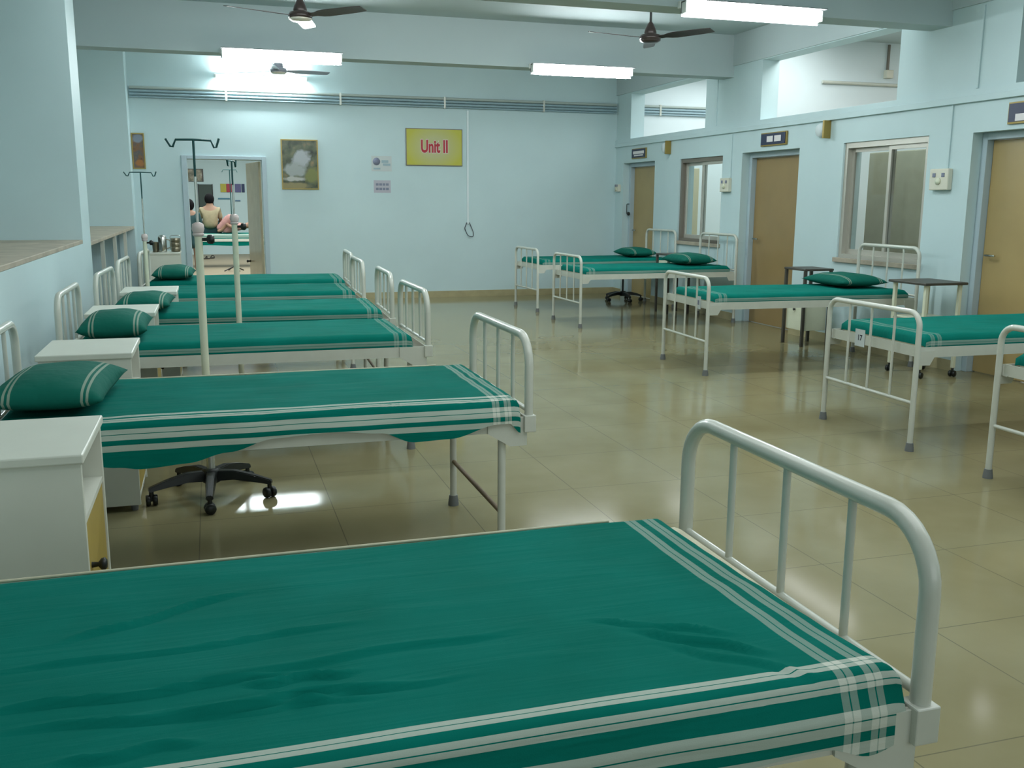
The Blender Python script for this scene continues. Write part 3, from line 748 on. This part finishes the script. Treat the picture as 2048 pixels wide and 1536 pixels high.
# ------------------------------------------------------------------ pillows
def pillow(loc, rot, label, L=.40, W=.60, H=.13, tilt=0.):
    bm = B(); uvl = bm.loops.layers.uv.new('cloth'); n, mm = 22, 26; uvs = {}
    def P(i, j, side):
        a, b = -1 + 2 * i / n, -1 + 2 * j / mm
        k = (1 - abs(a) ** 2.6) * (1 - abs(b) ** 3.2); k = max(k, 0) ** .55
        pin = 1 - .07 * (1 - abs(a) ** 2) * abs(b) ** 3; pin2 = 1 - .07 * (1 - abs(b) ** 2) * abs(a) ** 3
        sag = .008 * noise.noise(Vector((a * 2, b * 2, loc[0] * 3)))
        return Vector((a * L / 2 * pin2, b * W / 2 * pin, H * .42 + side * k * H * (.58 if side > 0 else .42) + (sag * k if side > 0 else 0)))
    top = {}; bot = {}
    for i in range(n + 1):
        for j in range(mm + 1):
            v = bm.verts.new(P(i, j, 1)); top[i, j] = v; uvs[v] = i / n
            if i in (0, n) or j in (0, mm): bot[i, j] = v
            else: w = bm.verts.new(P(i, j, -1)); bot[i, j] = w; uvs[w] = i / n
    for i in range(n):
        for j in range(mm):
            for d, fl in ((top, 1), (bot, 0)):
                vs = [d[i, j], d[i + 1, j], d[i + 1, j + 1], d[i, j + 1]]
                f = bm.faces.new(vs if fl else vs[::-1]); f.smooth = True
                for l in f.loops:
                    u = uvs[l.vert] * L     # map the two stripe pairs onto bands of the cloth
                    l[uvl].uv = (-.6, .25) if False else (5., (u - .17 * L if u < .5 * L else .88 * L - u) * 1.0)
    o = obj('pillow', bm, 'pillow', None, loc, rot); o.rotation_euler.y = tilt
    return tag(o, label, 'pillow', 'green striped pillows')
def pillow_mat():
    m = bpy.data.materials.new('green_pillow_cotton'); m.use_nodes = True; nt = m.node_tree; L = nt.links.new; b = nt.nodes['Principled BSDF']
    uv = nt.nodes.new('ShaderNodeUVMap'); uv.uv_map = 'cloth'; sp = nt.nodes.new('ShaderNodeSeparateXYZ'); L(uv.outputs[0], sp.inputs[0])
    out = None
    for c in (.006, .024):
        n = nt.nodes.new('ShaderNodeMath'); n.operation = 'COMPARE'; L(sp.outputs[1], n.inputs[0]); n.inputs[1].default_value = c; n.inputs[2].default_value = .0045
        if out is None: out = n.outputs[0]
        else:
            s = nt.nodes.new('ShaderNodeMath'); s.operation = 'ADD'; L(out, s.inputs[0]); L(n.outputs[0], s.inputs[1]); out = s.outputs[0]
    s = nt.nodes.new('ShaderNodeMath'); s.operation = 'MULTIPLY'; L(out, s.inputs[0]); s.inputs[1].default_value = .36
    mx = nt.nodes.new('ShaderNodeMix'); mx.data_type = 'RGBA'; L(s.outputs[0], mx.inputs[0]); mx.inputs[6].default_value = (.002, .115, .083, 1); mx.inputs[7].default_value = (.62, .64, .52, 1)
    L(mx.outputs[2], b.inputs['Base Color']); b.inputs['Roughness'].default_value = .85; b.inputs['Specular IOR Level'].default_value = .2
    tc = nt.nodes.new('ShaderNodeTexCoord'); n = nt.nodes.new('ShaderNodeTexNoise'); n.inputs['Scale'].default_value = 14; L(tc.outputs['Object'], n.inputs['Vector'])
    bp = nt.nodes.new('ShaderNodeBump'); bp.inputs['Strength'].default_value = .35; bp.inputs['Distance'].default_value = .02; L(n.outputs['Fac'], bp.inputs['Height']); L(bp.outputs[0], b.inputs['Normal'])
    return m
M['pillow'] = pillow_mat()
ZP = .694
pillow((-.575, 3.92, ZP + .004), R(-3), 'green striped pillow at the left edge, on the second nearest left bed', .40, .66, .13)
pillow((-.535, 5.80, ZP), 0, 'plump green pillow with two stripe pairs on the third left bed', .36, .60, .145)
pillow((-.46, 7.20, ZP), R(-2), 'green pillow half hidden by a cabinet on the fourth left bed', .36, .60, .12)
pillow((-.36, 9.95, ZP), R(-2), 'small looking green pillow on the farthest left bed beside the stand', .38, .62, .13)
pillow((5.72, 12.60, ZP), 0, 'green pillow on the farthest right bed by the ochre door', .42, .62, .13)
pillow((5.66, 10.86, ZP), 0, 'green pillow on the second farthest right bed below the small window', .46, .64, .14)
pillow((5.62, 7.68, ZP), 0, 'green pillow on the middle right bed under the larger window', .50, .64, .12)

# number tags on the right beds
def bed_tag(bed, yl, label, txt):
    loc, rot = bb[bed]
    t = thing('bed_tag', label, 'tag', loc, rot)
    bm = B(); box(bm, LB - .0265, LB - .0255, yl - .05, yl + .05, .545, .655); obj('card', bm, 'paper', t)
    if txt: text('tag_number', txt, .05, 'dark_ink', t, (LB - .0245, yl, .60), (R(90), 0, R(90)), 1, .001, .0003)
    else:
        bm = B(); box(bm, LB - .0252, LB - .0247, yl - .02, yl + .02, .58, .62); obj('tag_mark', bm, 'ink', t)
bed_tag(3, -.14, 'white card reading 17 on the foot rail of a right bed', '17')
bed_tag(2, .20, 'pale card hanging on the foot rail of the middle right bed', '')

# ------------------------------------------------------------------ bedside lockers
def locker(label, loc):
    t = thing('bedside_locker', label, 'locker', loc, 0, 'cream bedside lockers on the left side')
    D, W, H = .39, .25, .76      # depth (x), half width (y), height
    for s in (-1, 1):
        bm = B(); box(bm, 0, D, min(s * W, s * (W - .018)), max(s * W, s * (W - .018)), .03, H - .028, .002); obj('side_panel', bm, 'locker', t)
    bm = B(); box(bm, 0, .012, -W + .0185, W - .0185, .03, H - .028); obj('back_panel', bm, 'locker_in', t)
    bm = B(); box(bm, -.012, D + .008, -W - .01, W + .01, H - .028, H, .005); obj('locker_top', bm, 'locker', t)
    bm = B(); box(bm, .0125, D - .004, -W + .0185, W - .0185, .545, .562); obj('shelf', bm, 'locker', t)
    bm = B(); box(bm, .0125, D - .004, -W + .0185, W - .0185, .05, .066); obj('bottom_panel', bm, 'locker', t)
    bm = B(); box(bm, D - .022, D - .006, -W + .021, W - .021, .067, .542, .002); d = obj('door', bm, 'yellow_door', t)
    bm = B(); lathe(bm, [(.009, 0), (.007, .018), (.017, .026), (.019, .036), (.012, .042), (.001, .043)], 14)
    bmesh.ops.rotate(bm, cent=(0, 0, 0), matrix=Matrix.Rotation(R(90), 3, 'Y'), verts=bm.verts[:]); bmesh.ops.translate(bm, vec=(D - .006, -W + .10, .40), verts=bm.verts[:]); obj('knob', bm, 'black', d)
    for s in (-1, 1):
        for x in (.03, D - .03):
            bm = B(); lathe(bm, [(.015, 0), (.018, .03)], 10, (x, s * (W - .03), 0)); obj('foot', bm, 'rubber', t)
    return t
lk = locker('cream bedside locker with mustard door in the left foreground', (-.765, 3.055, 0))
dup(lk, (-.77, 4.935, 0), 0, 'cream bedside locker behind the second nearest left bed')
dup(lk, (-.755, 6.607, 0), 0, 'cream bedside locker between the third and fourth left beds')
dup(lk, (-.67, 8.04, 0), 0, 'cream bedside locker between the fourth and fifth left beds')
dup(lk, (-.80, 13.85, 0), 0, 'cream bedside locker in the far left corner holding steel vessels')

# vessels on the corner locker
ZL = .76
t = thing('water_jug', 'shiny steel jug on the corner locker, tallest of the vessels', 'jug', (-.625, 13.70, ZL))
bm = B(); lathe(bm, [(.052, 0), (.055, .01), (.055, .19), (.048, .21), (.03, .225), (.001, .23)], 20); obj('jug_body', bm, 'steel', t)
bm = B(); tube(bm, arc_path([(.05, -.02, .17), (.10, -.02, .16), (.10, -.02, .06), (.05, -.02, .05)], .02, 4), .006, 8); obj('handle', bm, 'dark_steel', t)
t = thing('tiffin_carrier', 'brownish steel tiffin carrier right of the shiny jug', 'tiffin', (-.462, 13.76, ZL))
for k in range(3):
    bm = B(); lathe(bm, [(.058, .005 + k * .06), (.06, .008 + k * .06), (.06, .058 + k * .06), (.057, .063 + k * .06)], 18); obj('bowl', bm, 'dark_steel', t)
bm = B(); tube(bm, arc_path([(-.065, 0, .03), (-.065, 0, .22), (.065, 0, .22), (.065, 0, .03)], .02, 4), .004, 6); obj('handle', bm, 'steel', t)
t = thing('steel_tumbler', 'dark steel tumbler left of the shiny jug on the corner locker', 'tumbler', (-.715, 13.72, ZL))
bm = B(); lathe(bm, [(.034, 0), (.042, .13), (.044, .135), (.038, .13), (.03, .02), (.001, .02)], 18); obj('tumbler_body', bm, 'dark_steel', t)

# ------------------------------------------------------------------ drip stands
def caster(parent, x, y, a):
    bm = B(); lathe(bm, [(.001, -.011), (.024, -.011), (.027, -.005), (.027, .005), (.024, .011), (.001, .011)], 14)
    bmesh.ops.rotate(bm, cent=(0, 0, 0), matrix=Matrix.Rotation(R(90), 3, 'X'), verts=bm.verts[:])
    vs = bm.verts[:]; bmesh.ops.translate(bm, vec=(0, -.016, .027), verts=vs)
    r = bmesh.ops.duplicate(bm, geom=bm.verts[:] + bm.edges[:] + bm.faces[:]); bmesh.ops.translate(bm, vec=(0, .032, 0), verts=[v for v in r['geom'] if isinstance(v, bmesh.types.BMVert)])
    tube(bm, [(0, -.02, .027), (0, .02, .027)], .008, 8); tube(bm, [(0, 0, .03), (0, 0, .075)], .011, 8)
    bmesh.ops.rotate(bm, cent=(0, 0, 0), matrix=Matrix.Rotation(a, 3, 'Z'), verts=bm.verts[:]); bmesh.ops.translate(bm, vec=(x, y, 0), verts=bm.verts[:])
    return obj('caster', bm, 'black', parent)
def star_base(t, rad=.30, a0=0.):
    bm = B(); lathe(bm, [(.042, .075), (.045, .08), (.045, .135), (.035, .145)], 16)
    base = obj('hub', bm, 'black', t)
    for k in range(5):
        a = a0 + 2 * PI * k / 5; bm = B()
        secs = [(.035, .085, .135, .03), (.12, .092, .137, .026), (.22, .08, .115, .021), (rad + .012, .068, .09, .018)]
        rings = [[bm.verts.new((x, sy * w * (1. if z == zb else .72), z)) for sy, z in ((-1, zb), (1, zb), (1, zt), (-1, zt))] for x, zb, zt, w in secs]
        for p, q in zip(rings, rings[1:]):
            for i in range(4): bm.faces.new((p[i], q[i], q[(i + 1) % 4], p[(i + 1) % 4]))
        bm.faces.new(rings[0]); bm.faces.new(rings[-1][::-1]); bmesh.ops.recalc_face_normals(bm, faces=bm.faces[:])
        bmesh.ops.bevel(bm, geom=bm.edges[:], offset=.004, segments=2, affect='EDGES')
        bmesh.ops.rotate(bm, cent=(0, 0, 0), matrix=Matrix.Rotation(a, 3, 'Z'), verts=bm.verts[:])
        leg = obj('arm', bm, 'black', t); caster(leg, rad * math.cos(a), rad * math.sin(a), a + R(40 * (k - 2)))
def drip_stand(label, loc, rot, ztube, ztop, hook_m='rod', a0=R(-90), sc=1.):
    t = thing('drip_stand', label, 'drip stand', loc, 0)
    star_base(t, .29, a0)
    bm = B(); tube(bm, [(0, 0, .13), (0, 0, .21)], .021, 14); obj('sleeve', bm, 'chrome', t)
    bm = B(); tube(bm, [(0, 0, .15), (0, 0, ztube)], .0185, 14); obj('pole', bm, 'cream', t)
    bm = B(); lathe(bm, [(.02, ztube - .006), (.026, ztube), (.026, ztube + .008), (.02, ztube + .012)], 14)
    lathe(bm, [(.024, ztube + .012), (.029, ztube + .03), (.026, ztube + .052), (.01, ztube + .06)], 14); col = obj('collar', bm, 'collar', t)
    bm = B(); lathe(bm, [(.008, 0), (.008, .02), (.021, .026), (.023, .045), (.016, .056), (.001, .057)], 12)
    bmesh.ops.rotate(bm, cent=(0, 0, 0), matrix=Matrix.Rotation(R(90), 3, 'Y'), verts=bm.verts[:]); bmesh.ops.translate(bm, vec=(.016, -.004, ztube - .02), verts=bm.verts[:]); obj('clamp_knob', bm, 'black', col)
    bm = B(); tube(bm, [(0, 0, ztube), (0, 0, ztop)], .0058, 10); rodo = obj('rod', bm, hook_m, t)
    bm = B(); tube(bm, [(0, 0, ztube + .05), (0, 0, ztube + (ztop - ztube) * .62)], .0072, 10); obj('rod_sleeve', bm, 'chrome', t)
    bm = B(); h = [(-.122 * sc, 0, .022), (-.102 * sc, 0, -.012), (-.092 * sc, 0, -.014), (-.078 * sc, 0, .018), (0, 0, .02), (.078 * sc, 0, .018), (.092 * sc, 0, -.014), (.102 * sc, 0, -.012), (.115 * sc, 0, .028)]
    tube(bm, [(x * math.cos(rot), x * math.sin(rot), z + ztop - .018) for x, y, z in h], .0052, 8); obj('hook_bar', bm, hook_m, t)
    return t
drip_stand('cream drip stand with black star base between the second and third left beds', (-.058, 4.84, 0), R(4), 1.285, 1.722, a0=R(-92))
drip_stand('cream drip stand between the third and fourth left beds, rod against the doorway', (.148, 6.55, 0), R(75), 1.30, 1.692, a0=R(-60))
drip_stand('thin drip stand in the far left corner beside the farthest left bed', (-.575, 9.36, 0), R(5), 1.085, 1.685, a0=R(-80), sc=1.15)
t = thing('drip_stand', 'distant drip stand seen through the doorway in the next ward', 'drip stand', (.42, 20.8, 0))
bm = B(); tube(bm, [(0, 0, .1), (0, 0, 2.05)], .01, 8); obj('rod', bm, 'rod', t)
for k in range(4):
    a = k * PI / 2 + .5; bm = B(); tube(bm, [(0, 0, .1), (.22 * math.cos(a), .22 * math.sin(a), .012)], .012, 8); obj('leg', bm, 'black', t)
bm = B(); tube(bm, [(-.15, 0, 2.0), (-.13, 0, 2.05), (.13, 0, 2.05), (.15, 0, 2.0)], .008, 8); obj('hook_bar', bm, 'rod', t)

t = thing('stool', 'black five armed castor base with slim post beyond the farthest right bed', 'stool', (5.82, 13.22, 0))
star_base(t, .27, R(-90))
bm = B(); tube(bm, [(0, 0, .13), (0, 0, .46)], .014, 10); obj('post', bm, 'fan_dark', t)
bm = B(); lathe(bm, [(.15, .45), (.17, .46), (.17, .49), (.15, .505), (.001, .51)], 24); obj('seat', bm, 'black', t)

# ------------------------------------------------------------------ small tables on the right side
def side_table(label, loc, rot, dx, dy, h, leg_m, top_m, shelf=None, box_z=None, cast=False, top_over=.03):
    t = thing('bedside_table', label, 'table', loc, rot)
    bm = B(); box(bm, -dx - top_over, dx + top_over, -dy - top_over, dy + top_over, h - .022, h, .006); obj('table_top', bm, top_m, t)
    for sx in (-1, 1):
        for sy in (-1, 1):
            bm = B(); z0 = .075 if cast else 0
            box(bm, sx * dx - .0145, sx * dx + .0145, sy * dy - .0145, sy * dy + .0145, z0, h - .022, .003); l = obj('leg', bm, leg_m, t)
            if cast: caster(l, sx * dx, sy * dy, .4)
    if shelf:
        bm = B(); box(bm, -dx - .01, dx + .01, -dy - .01, dy + .01, shelf - .015, shelf, .003); obj('shelf', bm, leg_m if leg_m != 'table_dark' else 'cream', t)
    if box_z:
        bm = B(); box(bm, -dx + .016, dx - .016, -dy + .016, dy - .016, box_z[0], box_z[1], .004); c = obj('cabinet_box', bm, 'cream', t)
        bm = B(); lathe(bm, [(.008, 0), (.014, .02), (.001, .024)], 10); bmesh.ops.rotate(bm, cent=(0, 0, 0), matrix=Matrix.Rotation(R(-90), 3, 'Y'), verts=bm.verts[:])
        bmesh.ops.translate(bm, vec=(-dx + .016, 0, box_z[1] - .05), verts=bm.verts[:]); obj('knob', bm, 'black', c)
    return t
side_table('dark topped table with black legs and cream cabinet near the brown door', (5.872, 8.62, 0), 0, .15, .17, .795, 'table_dark', 'table_dark', box_z=(.16, .42), top_over=.02)
side_table('white legged trolley table with dark top beside the nearest ochre door', (5.82, 6.81, 0), 0, .17, .19, .805, 'cream', 'table_dark', shelf=.50, cast=True, top_over=.045)
side_table('brown topped small table between the two farthest right beds', (5.83, 11.62, 0), 0, .15, .17, .785, 'table_dark', 'table_dark', box_z=(.5, .69), top_over=.02)

# ------------------------------------------------------------------ next ward, through the doorway
def simple_bed(loc, label):
    t = thing('hospital_bed', label, 'bed', loc)
    bm = B(); box(bm, -1., 1., -.43, .43, .56, .62); obj('bed_frame', bm, 'white', t)
    for sx in (-.95, .95):
        for sy in (-.4, .4):
            bm = B(); tube(bm, [(sx, sy, 0), (sx, sy, .57)], .017, 8); obj('leg', bm, 'white', t)
        bm = B(); tube(bm, arc_path([(sx, -.4, .6), (sx, -.4, .95), (sx, .4, .95), (sx, .4, .6)], .1, 5), .016, 8); obj('headboard' if sx > 0 else 'footboard', bm, 'white', t)
simple_bed((.22, 22.4, 0), 'hospital bed with a lying patient seen through the doorway')
t = thing('mattress', 'green covered mattress under the patient seen through the doorway', 'mattress', (.22, 22.4, .62), 0, gm)
bm = B(); box(bm, -.95, .95, -.41, .41, 0, .10, .03); obj('pad', bm, 'pad', t)
make_sheet(t, -.955, .955, .415, .105, None, far_drop=.05, foot_drop=.05, head_drop=.05, v0=.075, hem=lambda u: .27 + .01 * math.sin(u * 5), nu=40, nv=30, seed=50.)

def skin_mesh(name, verts, edges, radii, m, parent=None, root=0, sub=2):
    me = bpy.data.meshes.new(name); me.from_pydata([Vector(v) for v in verts], edges, []); me.update()
    o = bpy.data.objects.new(name, me); C.objects.link(o)
    sk = o.modifiers.new('Skin', 'SKIN'); sk.use_smooth_shade = True
    for i, r in enumerate(radii):
        d = me.skin_vertices[0].data[i]; d.radius = (r, r) if isinstance(r, (int, float)) else r; d.use_root = i == root
    sb = o.modifiers.new('Subsurf', 'SUBSURF'); sb.levels = sub; sb.render_levels = sub
    me.materials.append(M[m]); o.parent = parent
    return o
def head_bits(parent, c, face):
    """hair cap over the back of the head; face = unit direction the person looks"""
    bm = B(); bmesh.ops.create_uvsphere(bm, u_segments=18, v_segments=12, radius=.104)
    f = Vector(face)
    bmesh.ops.delete(bm, geom=[v for v in bm.verts if v.co.normalized().dot(f) > .45 and v.co.z < .07], context='VERTS')
    for v in bm.verts: v.co.z *= 1.18
    for fc in bm.faces: fc.smooth = True
    bmesh.ops.translate(bm, vec=Vector(c) - f * .012, verts=bm.verts[:]); return obj('hair', bm, 'hair', parent)

# visitor sitting on the bed edge with the back to us
def visitor():
    t = thing('person', 'person in a beige shirt sitting on the far bed, back to us', 'person', (0, 22.50, 0))
    V = [(0, -.08, .80), (0, -.08, 1.02), (0, -.07, 1.24), (0, -.05, 1.33), (0, -.04, 1.42), (0, -.03, 1.50),
         (-.17, -.06, 1.24), (-.22, .0, 1.02), (-.16, .2, .90), (.17, -.06, 1.24), (.22, .0, 1.02), (.16, .2, .90),
         (-.10, -.02, .80), (-.20, .12, .81), (-.29, .24, .83), (.10, -.02, .80), (.20, .12, .81), (.29, .24, .83), (-.14, .27, .79), (.14, .27, .79), (.02, .28, .77), (-.02, .22, .78), (.10, .27, .765), (-.10, .20, .775)]
    E = [(0, 1), (1, 2), (2, 3), (3, 4), (4, 5), (2, 6), (6, 7), (7, 8), (2, 9), (9, 10), (10, 11), (0, 12), (12, 13), (13, 14), (0, 15), (15, 16), (16, 17), (14, 18), (17, 19), (18, 20), (19, 21), (20, 22), (21, 23)]
    r = [.15, .14, .12, .055, .085, .075, .055, .042, .03, .055, .042, .03, .085, .07, .058, .085, .07, .058, .05, .05, .035, .035, .03, .03]
    b = skin_mesh('body', V, E, r, 'skin', t)
    skin_mesh('shirt', [V[i] for i in (0, 1, 2, 6, 7, 9, 10)] , [(0, 1), (1, 2), (2, 3), (3, 4), (2, 5), (5, 6)], [(.185, .165), (.175, .155), (.15, .13), .075, .058, .075, .058], 'beige', t)
    skin_mesh('trousers', [V[i] for i in (0, 12, 13, 14, 18, 20, 15, 16, 17, 19, 21)], [(0, 1), (1, 2), (2, 3), (3, 4), (4, 5), (0, 6), (6, 7), (7, 8), (8, 9), (9, 10)], [.165, .105, .09, .075, .065, .05, .105, .09, .075, .065, .05], 'teal_dark', t)
    head_bits(t, (0, -.035, 1.465), (0, 1, 0))
visitor()
def patient():
    t = thing('person', 'patient in pink lying on the far bed, knees drawn up', 'person', (.30, 22.30, .725))
    V = [(-.05, 0, .13), (.14, 0, .14), (.34, 0, .15), (.43, 0, .16), (.52, 0, .18), (.60, 0, .20),
         (.32, -.17, .16), (.12, -.24, .14), (-.02, -.12, .26), (.32, .17, .16), (.12, .24, .10), (-.08, .22, .08),
         (-.09, -.09, .11), (.16, -.14, .40), (-.08, -.15, .07), (-.09, .09, .11), (.12, .12, .38), (-.10, .12, .07), (-.17, -.15, .05), (-.19, .12, .05)]
    E = [(0, 1), (1, 2), (2, 3), (3, 4), (4, 5), (2, 6), (6, 7), (7, 8), (2, 9), (9, 10), (10, 11), (0, 12), (12, 13), (13, 14), (0, 15), (15, 16), (16, 17), (14, 18), (17, 19)]
    r = [.13, .12, .11, .05, .085, .075, .05, .042, .032, .05, .042, .032, .08, .06, .038, .08, .06, .038, .03, .03]
    skin_mesh('body', V, E, r, 'skin', t)
    skin_mesh('gown', [V[i] for i in (0, 1, 2, 6, 7, 9, 10)] + [V[13], V[16], V[12], V[15]], [(0, 1), (1, 2), (2, 3), (3, 4), (2, 5), (5, 6), (0, 9), (9, 7), (0, 10), (10, 8)], [.15, .14, .13, .07, .056, .07, .056, .085, .085, .10, .10], 'pink', t)
    bm = B(); bmesh.ops.create_uvsphere(bm, u_segments=16, v_segments=10, radius=.098)
    bmesh.ops.delete(bm, geom=[v for v in bm.verts if v.co.z > .035 and v.co.x < .06], context='VERTS')
    for fc in bm.faces: fc.smooth = True
    bmesh.ops.translate(bm, vec=(.575, 0, .195), verts=bm.verts[:]); obj('hair', bm, 'hair', t)
patient()
def stander():
    t = thing('person', 'standing person in dark teal clothes at the left jamb of the doorway', 'person', (-.40, 20.9, 0))
    V = [(0, 0, .80), (0, 0, .98), (0, .01, 1.16), (0, .01, 1.24), (0, .02, 1.31), (0, .02, 1.38), (-.16, .0, 1.15), (-.20, .02, .92), (-.18, .06, .70), (.16, 0, 1.15), (.20, .02, .92), (.18, .06, .70),
         (-.08, 0, .74), (-.09, 0, .42), (-.09, .02, .06), (.08, 0, .74), (.09, 0, .42), (.09, .02, .06), (-.09, .13, .035), (.09, .13, .035)]
    E = [(0, 1), (1, 2), (2, 3), (3, 4), (4, 5), (2, 6), (6, 7), (7, 8), (2, 9), (9, 10), (10, 11), (0, 12), (12, 13), (13, 14), (0, 15), (15, 16), (16, 17), (14, 18), (17, 19)]
    r = [.13, .11, .11, .05, .08, .07, .05, .04, .028, .05, .04, .028, .08, .055, .035, .08, .055, .035, .03, .03]
    skin_mesh('body', V, E, r, 'skin', t)
    skin_mesh('kurta', [V[i] for i in (0, 1, 2, 6, 7, 9, 10)] + [(0, 0, .45)], [(0, 1), (1, 2), (2, 3), (3, 4), (2, 5), (5, 6), (0, 7)], [.16, .14, .135, .07, .055, .07, .055, .18], 'teal_dark', t)
    head_bits(t, (0, .02, 1.345), (0, 1, 0))
stander()

def slab(name, label, cat, x0, x1, z0, z1, m, y=27.4, grp=None):
    bm = B(); box(bm, x0, x1, y - .02, y, z0, z1, .002); return tag(obj(name, bm, m), label, cat, grp)
for k, (a, b, col, nm) in enumerate(((.30, .45, (.45, .40, .05), 'yellow'), (.455, .635, (.40, .03, .06), 'red'), (.675, .83, (.10, .10, .24), 'purple blue'), (.845, .925, (.012, .03, .10), 'navy'))):
    slab('wall_poster', nm + ' poster in the row of colours seen through the doorway', 'poster', a, b, 1.65, 1.87, board_col(nm + '_poster', col))
slab('wall_label', 'left blue label under the coloured posters in the next ward', 'label', .225, .53, 1.46, 1.50, board_col('blue_label', (.06, .20, .28)))
slab('wall_label', 'right blue label under the coloured posters in the next ward', 'label', .665, .80, 1.41, 1.445, board_col('blue_label2', (.08, .17, .28)))
t = thing('dark_noticeboard', 'dark green board on the far wall of the next ward, behind the visitor', 'board', (-.085, 27.4, 1.545))
bm = B(); box(bm, -.17, .17, -.03, 0, -.32, .305, .004); obj('board', bm, board_col('dark_green_board', (.035, .06, .05)), t)
bm = B(); box(bm, -.19, -.17, -.035, 0, -.33, .315); box(bm, .17, .19, -.035, 0, -.33, .315); obj('board_frame', bm, 'black', t)
t = thing('framed_picture', 'pale framed picture high on the next ward wall, seen through the doorway', 'picture', (-.32, 27.4, 2.085))
bm = B(); box(bm, -.20, .20, -.02, 0, -.165, .165, .003); obj('picture_frame', bm, 'table_dark', t)
bm = B(); box(bm, -.185, .165, -.026, -.0205, -.15, .15); obj('print', bm, picture_mat('print_pale', 'pale'), t)
for k, (x, y, a, lab) in enumerate(((-.17, 25.2, 20, 'left dark sandal on the floor beneath the far bed'), (-.0, 25.5, 75, 'right dark sandal on the floor beneath the far bed'))):
    t = thing('sandal', lab, 'sandal', (x, y, 0), R(a))
    bm = B(); lathe(bm, [(.12, 0), (.125, .01), (.12, .025)], 16, sx=1., sy=.42); obj('sole', bm, 'sandal', t)
    bm = B(); tube(bm, [(.03, -.05, .02), (.04, -.03, .06), (.045, 0, .07), (.04, .03, .06), (.03, .05, .02)], .012, 8); obj('strap', bm, 'sandal', t)

# ------------------------------------------------------------------ lights
def area(name, loc, sx, sy, power, col=(1, 1, 1), rot=(0, 0, 0)):
    l = bpy.data.lights.new(name, 'AREA'); l.shape = 'RECTANGLE'; l.size = sx; l.size_y = sy; l.energy = power; l.color = col
    o = bpy.data.objects.new(name, l); C.objects.link(o); o.location = loc; o.rotation_euler = rot; return o
area('side_room_fill', (6.78, 8.6, 3.42), .55, 3.6, 26, (.97, 1, .99))  # extra unseen light, added to brighten the cupboard front and partition
area('side_room_deep_lamp', (10.6, 7.6, 3.42), 2, 4., 56, (1, .98, .95))
area('side_room_far_lamp', (8.6, 12.7, 3.42), 3.5, 2.6, 46, (.95, 1, 1))
area('far_ward_lamp', (1., 20.5, 3.42), 5, 8, 230, (.95, 1, 1))
area('far_bay_fill', (2.6, 11.22, 3.22), 6.2, .36, 17, (.93, .99, 1), (R(72), 0, 0))  # added fill for the far wall, hidden behind the far beam
area('middle_bay_fill', (2.6, 7.56, 3.22), 6.2, .36, 24, (.93, .99, 1), (R(78), 0, 0))  # unseen fill behind the middle beam, added to lift the far half
area('near_bay_fill', (2.8, 4.75, 3.42), 5.5, 1.6, 26, (.93, .99, 1))  # broad ceiling fill added over the nearer beds, no fitting there
area('camera_bay_fill', (2.8, 1.8, 3.42), 5.5, 2.4, 40, (.93, .99, 1))  # overhead fill added out of view at the camera end
area('front_fill', (2.4, -4.3, 2.1), 6.5, 2.4, 34, (.93, .99, 1), (R(84), 0, 0))  # soft fill added behind the camera; the front wall has no window
w = bpy.data.worlds.new('World'); bpy.context.scene.world = w; w.use_nodes = True
w.node_tree.nodes['Background'].inputs[0].default_value = (.75, .9, 1, 1); w.node_tree.nodes['Background'].inputs[1].default_value = .4

# ------------------------------------------------------------------ camera (solved from the photograph's vanishing points)
yaw, pit, rol = R(-17.2339), R(-10.7476), R(.3205)
fwd = Vector((-math.sin(yaw) * math.cos(pit), math.cos(yaw) * math.cos(pit), math.sin(pit)))
r0 = Vector((math.cos(yaw), math.sin(yaw), 0)); u0 = r0.cross(fwd)
right = r0 * math.cos(rol) + u0 * math.sin(rol); up = -r0 * math.sin(rol) + u0 * math.cos(rol)
cam = bpy.data.cameras.new('Camera'); co = bpy.data.objects.new('Camera', cam); C.objects.link(co)
co.matrix_world = Matrix(((right.x, up.x, -fwd.x, 0), (right.y, up.y, -fwd.y, 0), (right.z, up.z, -fwd.z, 1.45), (0, 0, 0, 1)))
cam.sensor_width = 36; cam.sensor_fit = 'HORIZONTAL'; cam.lens = 1923.96 / 2048 * 36; cam.clip_start = .02; cam.clip_end = 100
sc = bpy.context.scene; sc.camera = co
sc.view_settings.view_transform = 'Standard'; sc.view_settings.look = 'None'; sc.view_settings.exposure = 1.13; sc.view_settings.gamma = 1.
sc.cycles.use_denoising = True
sc.cycles.max_bounces = 8; sc.cycles.diffuse_bounces = 5; sc.cycles.sample_clamp_indirect = 4.
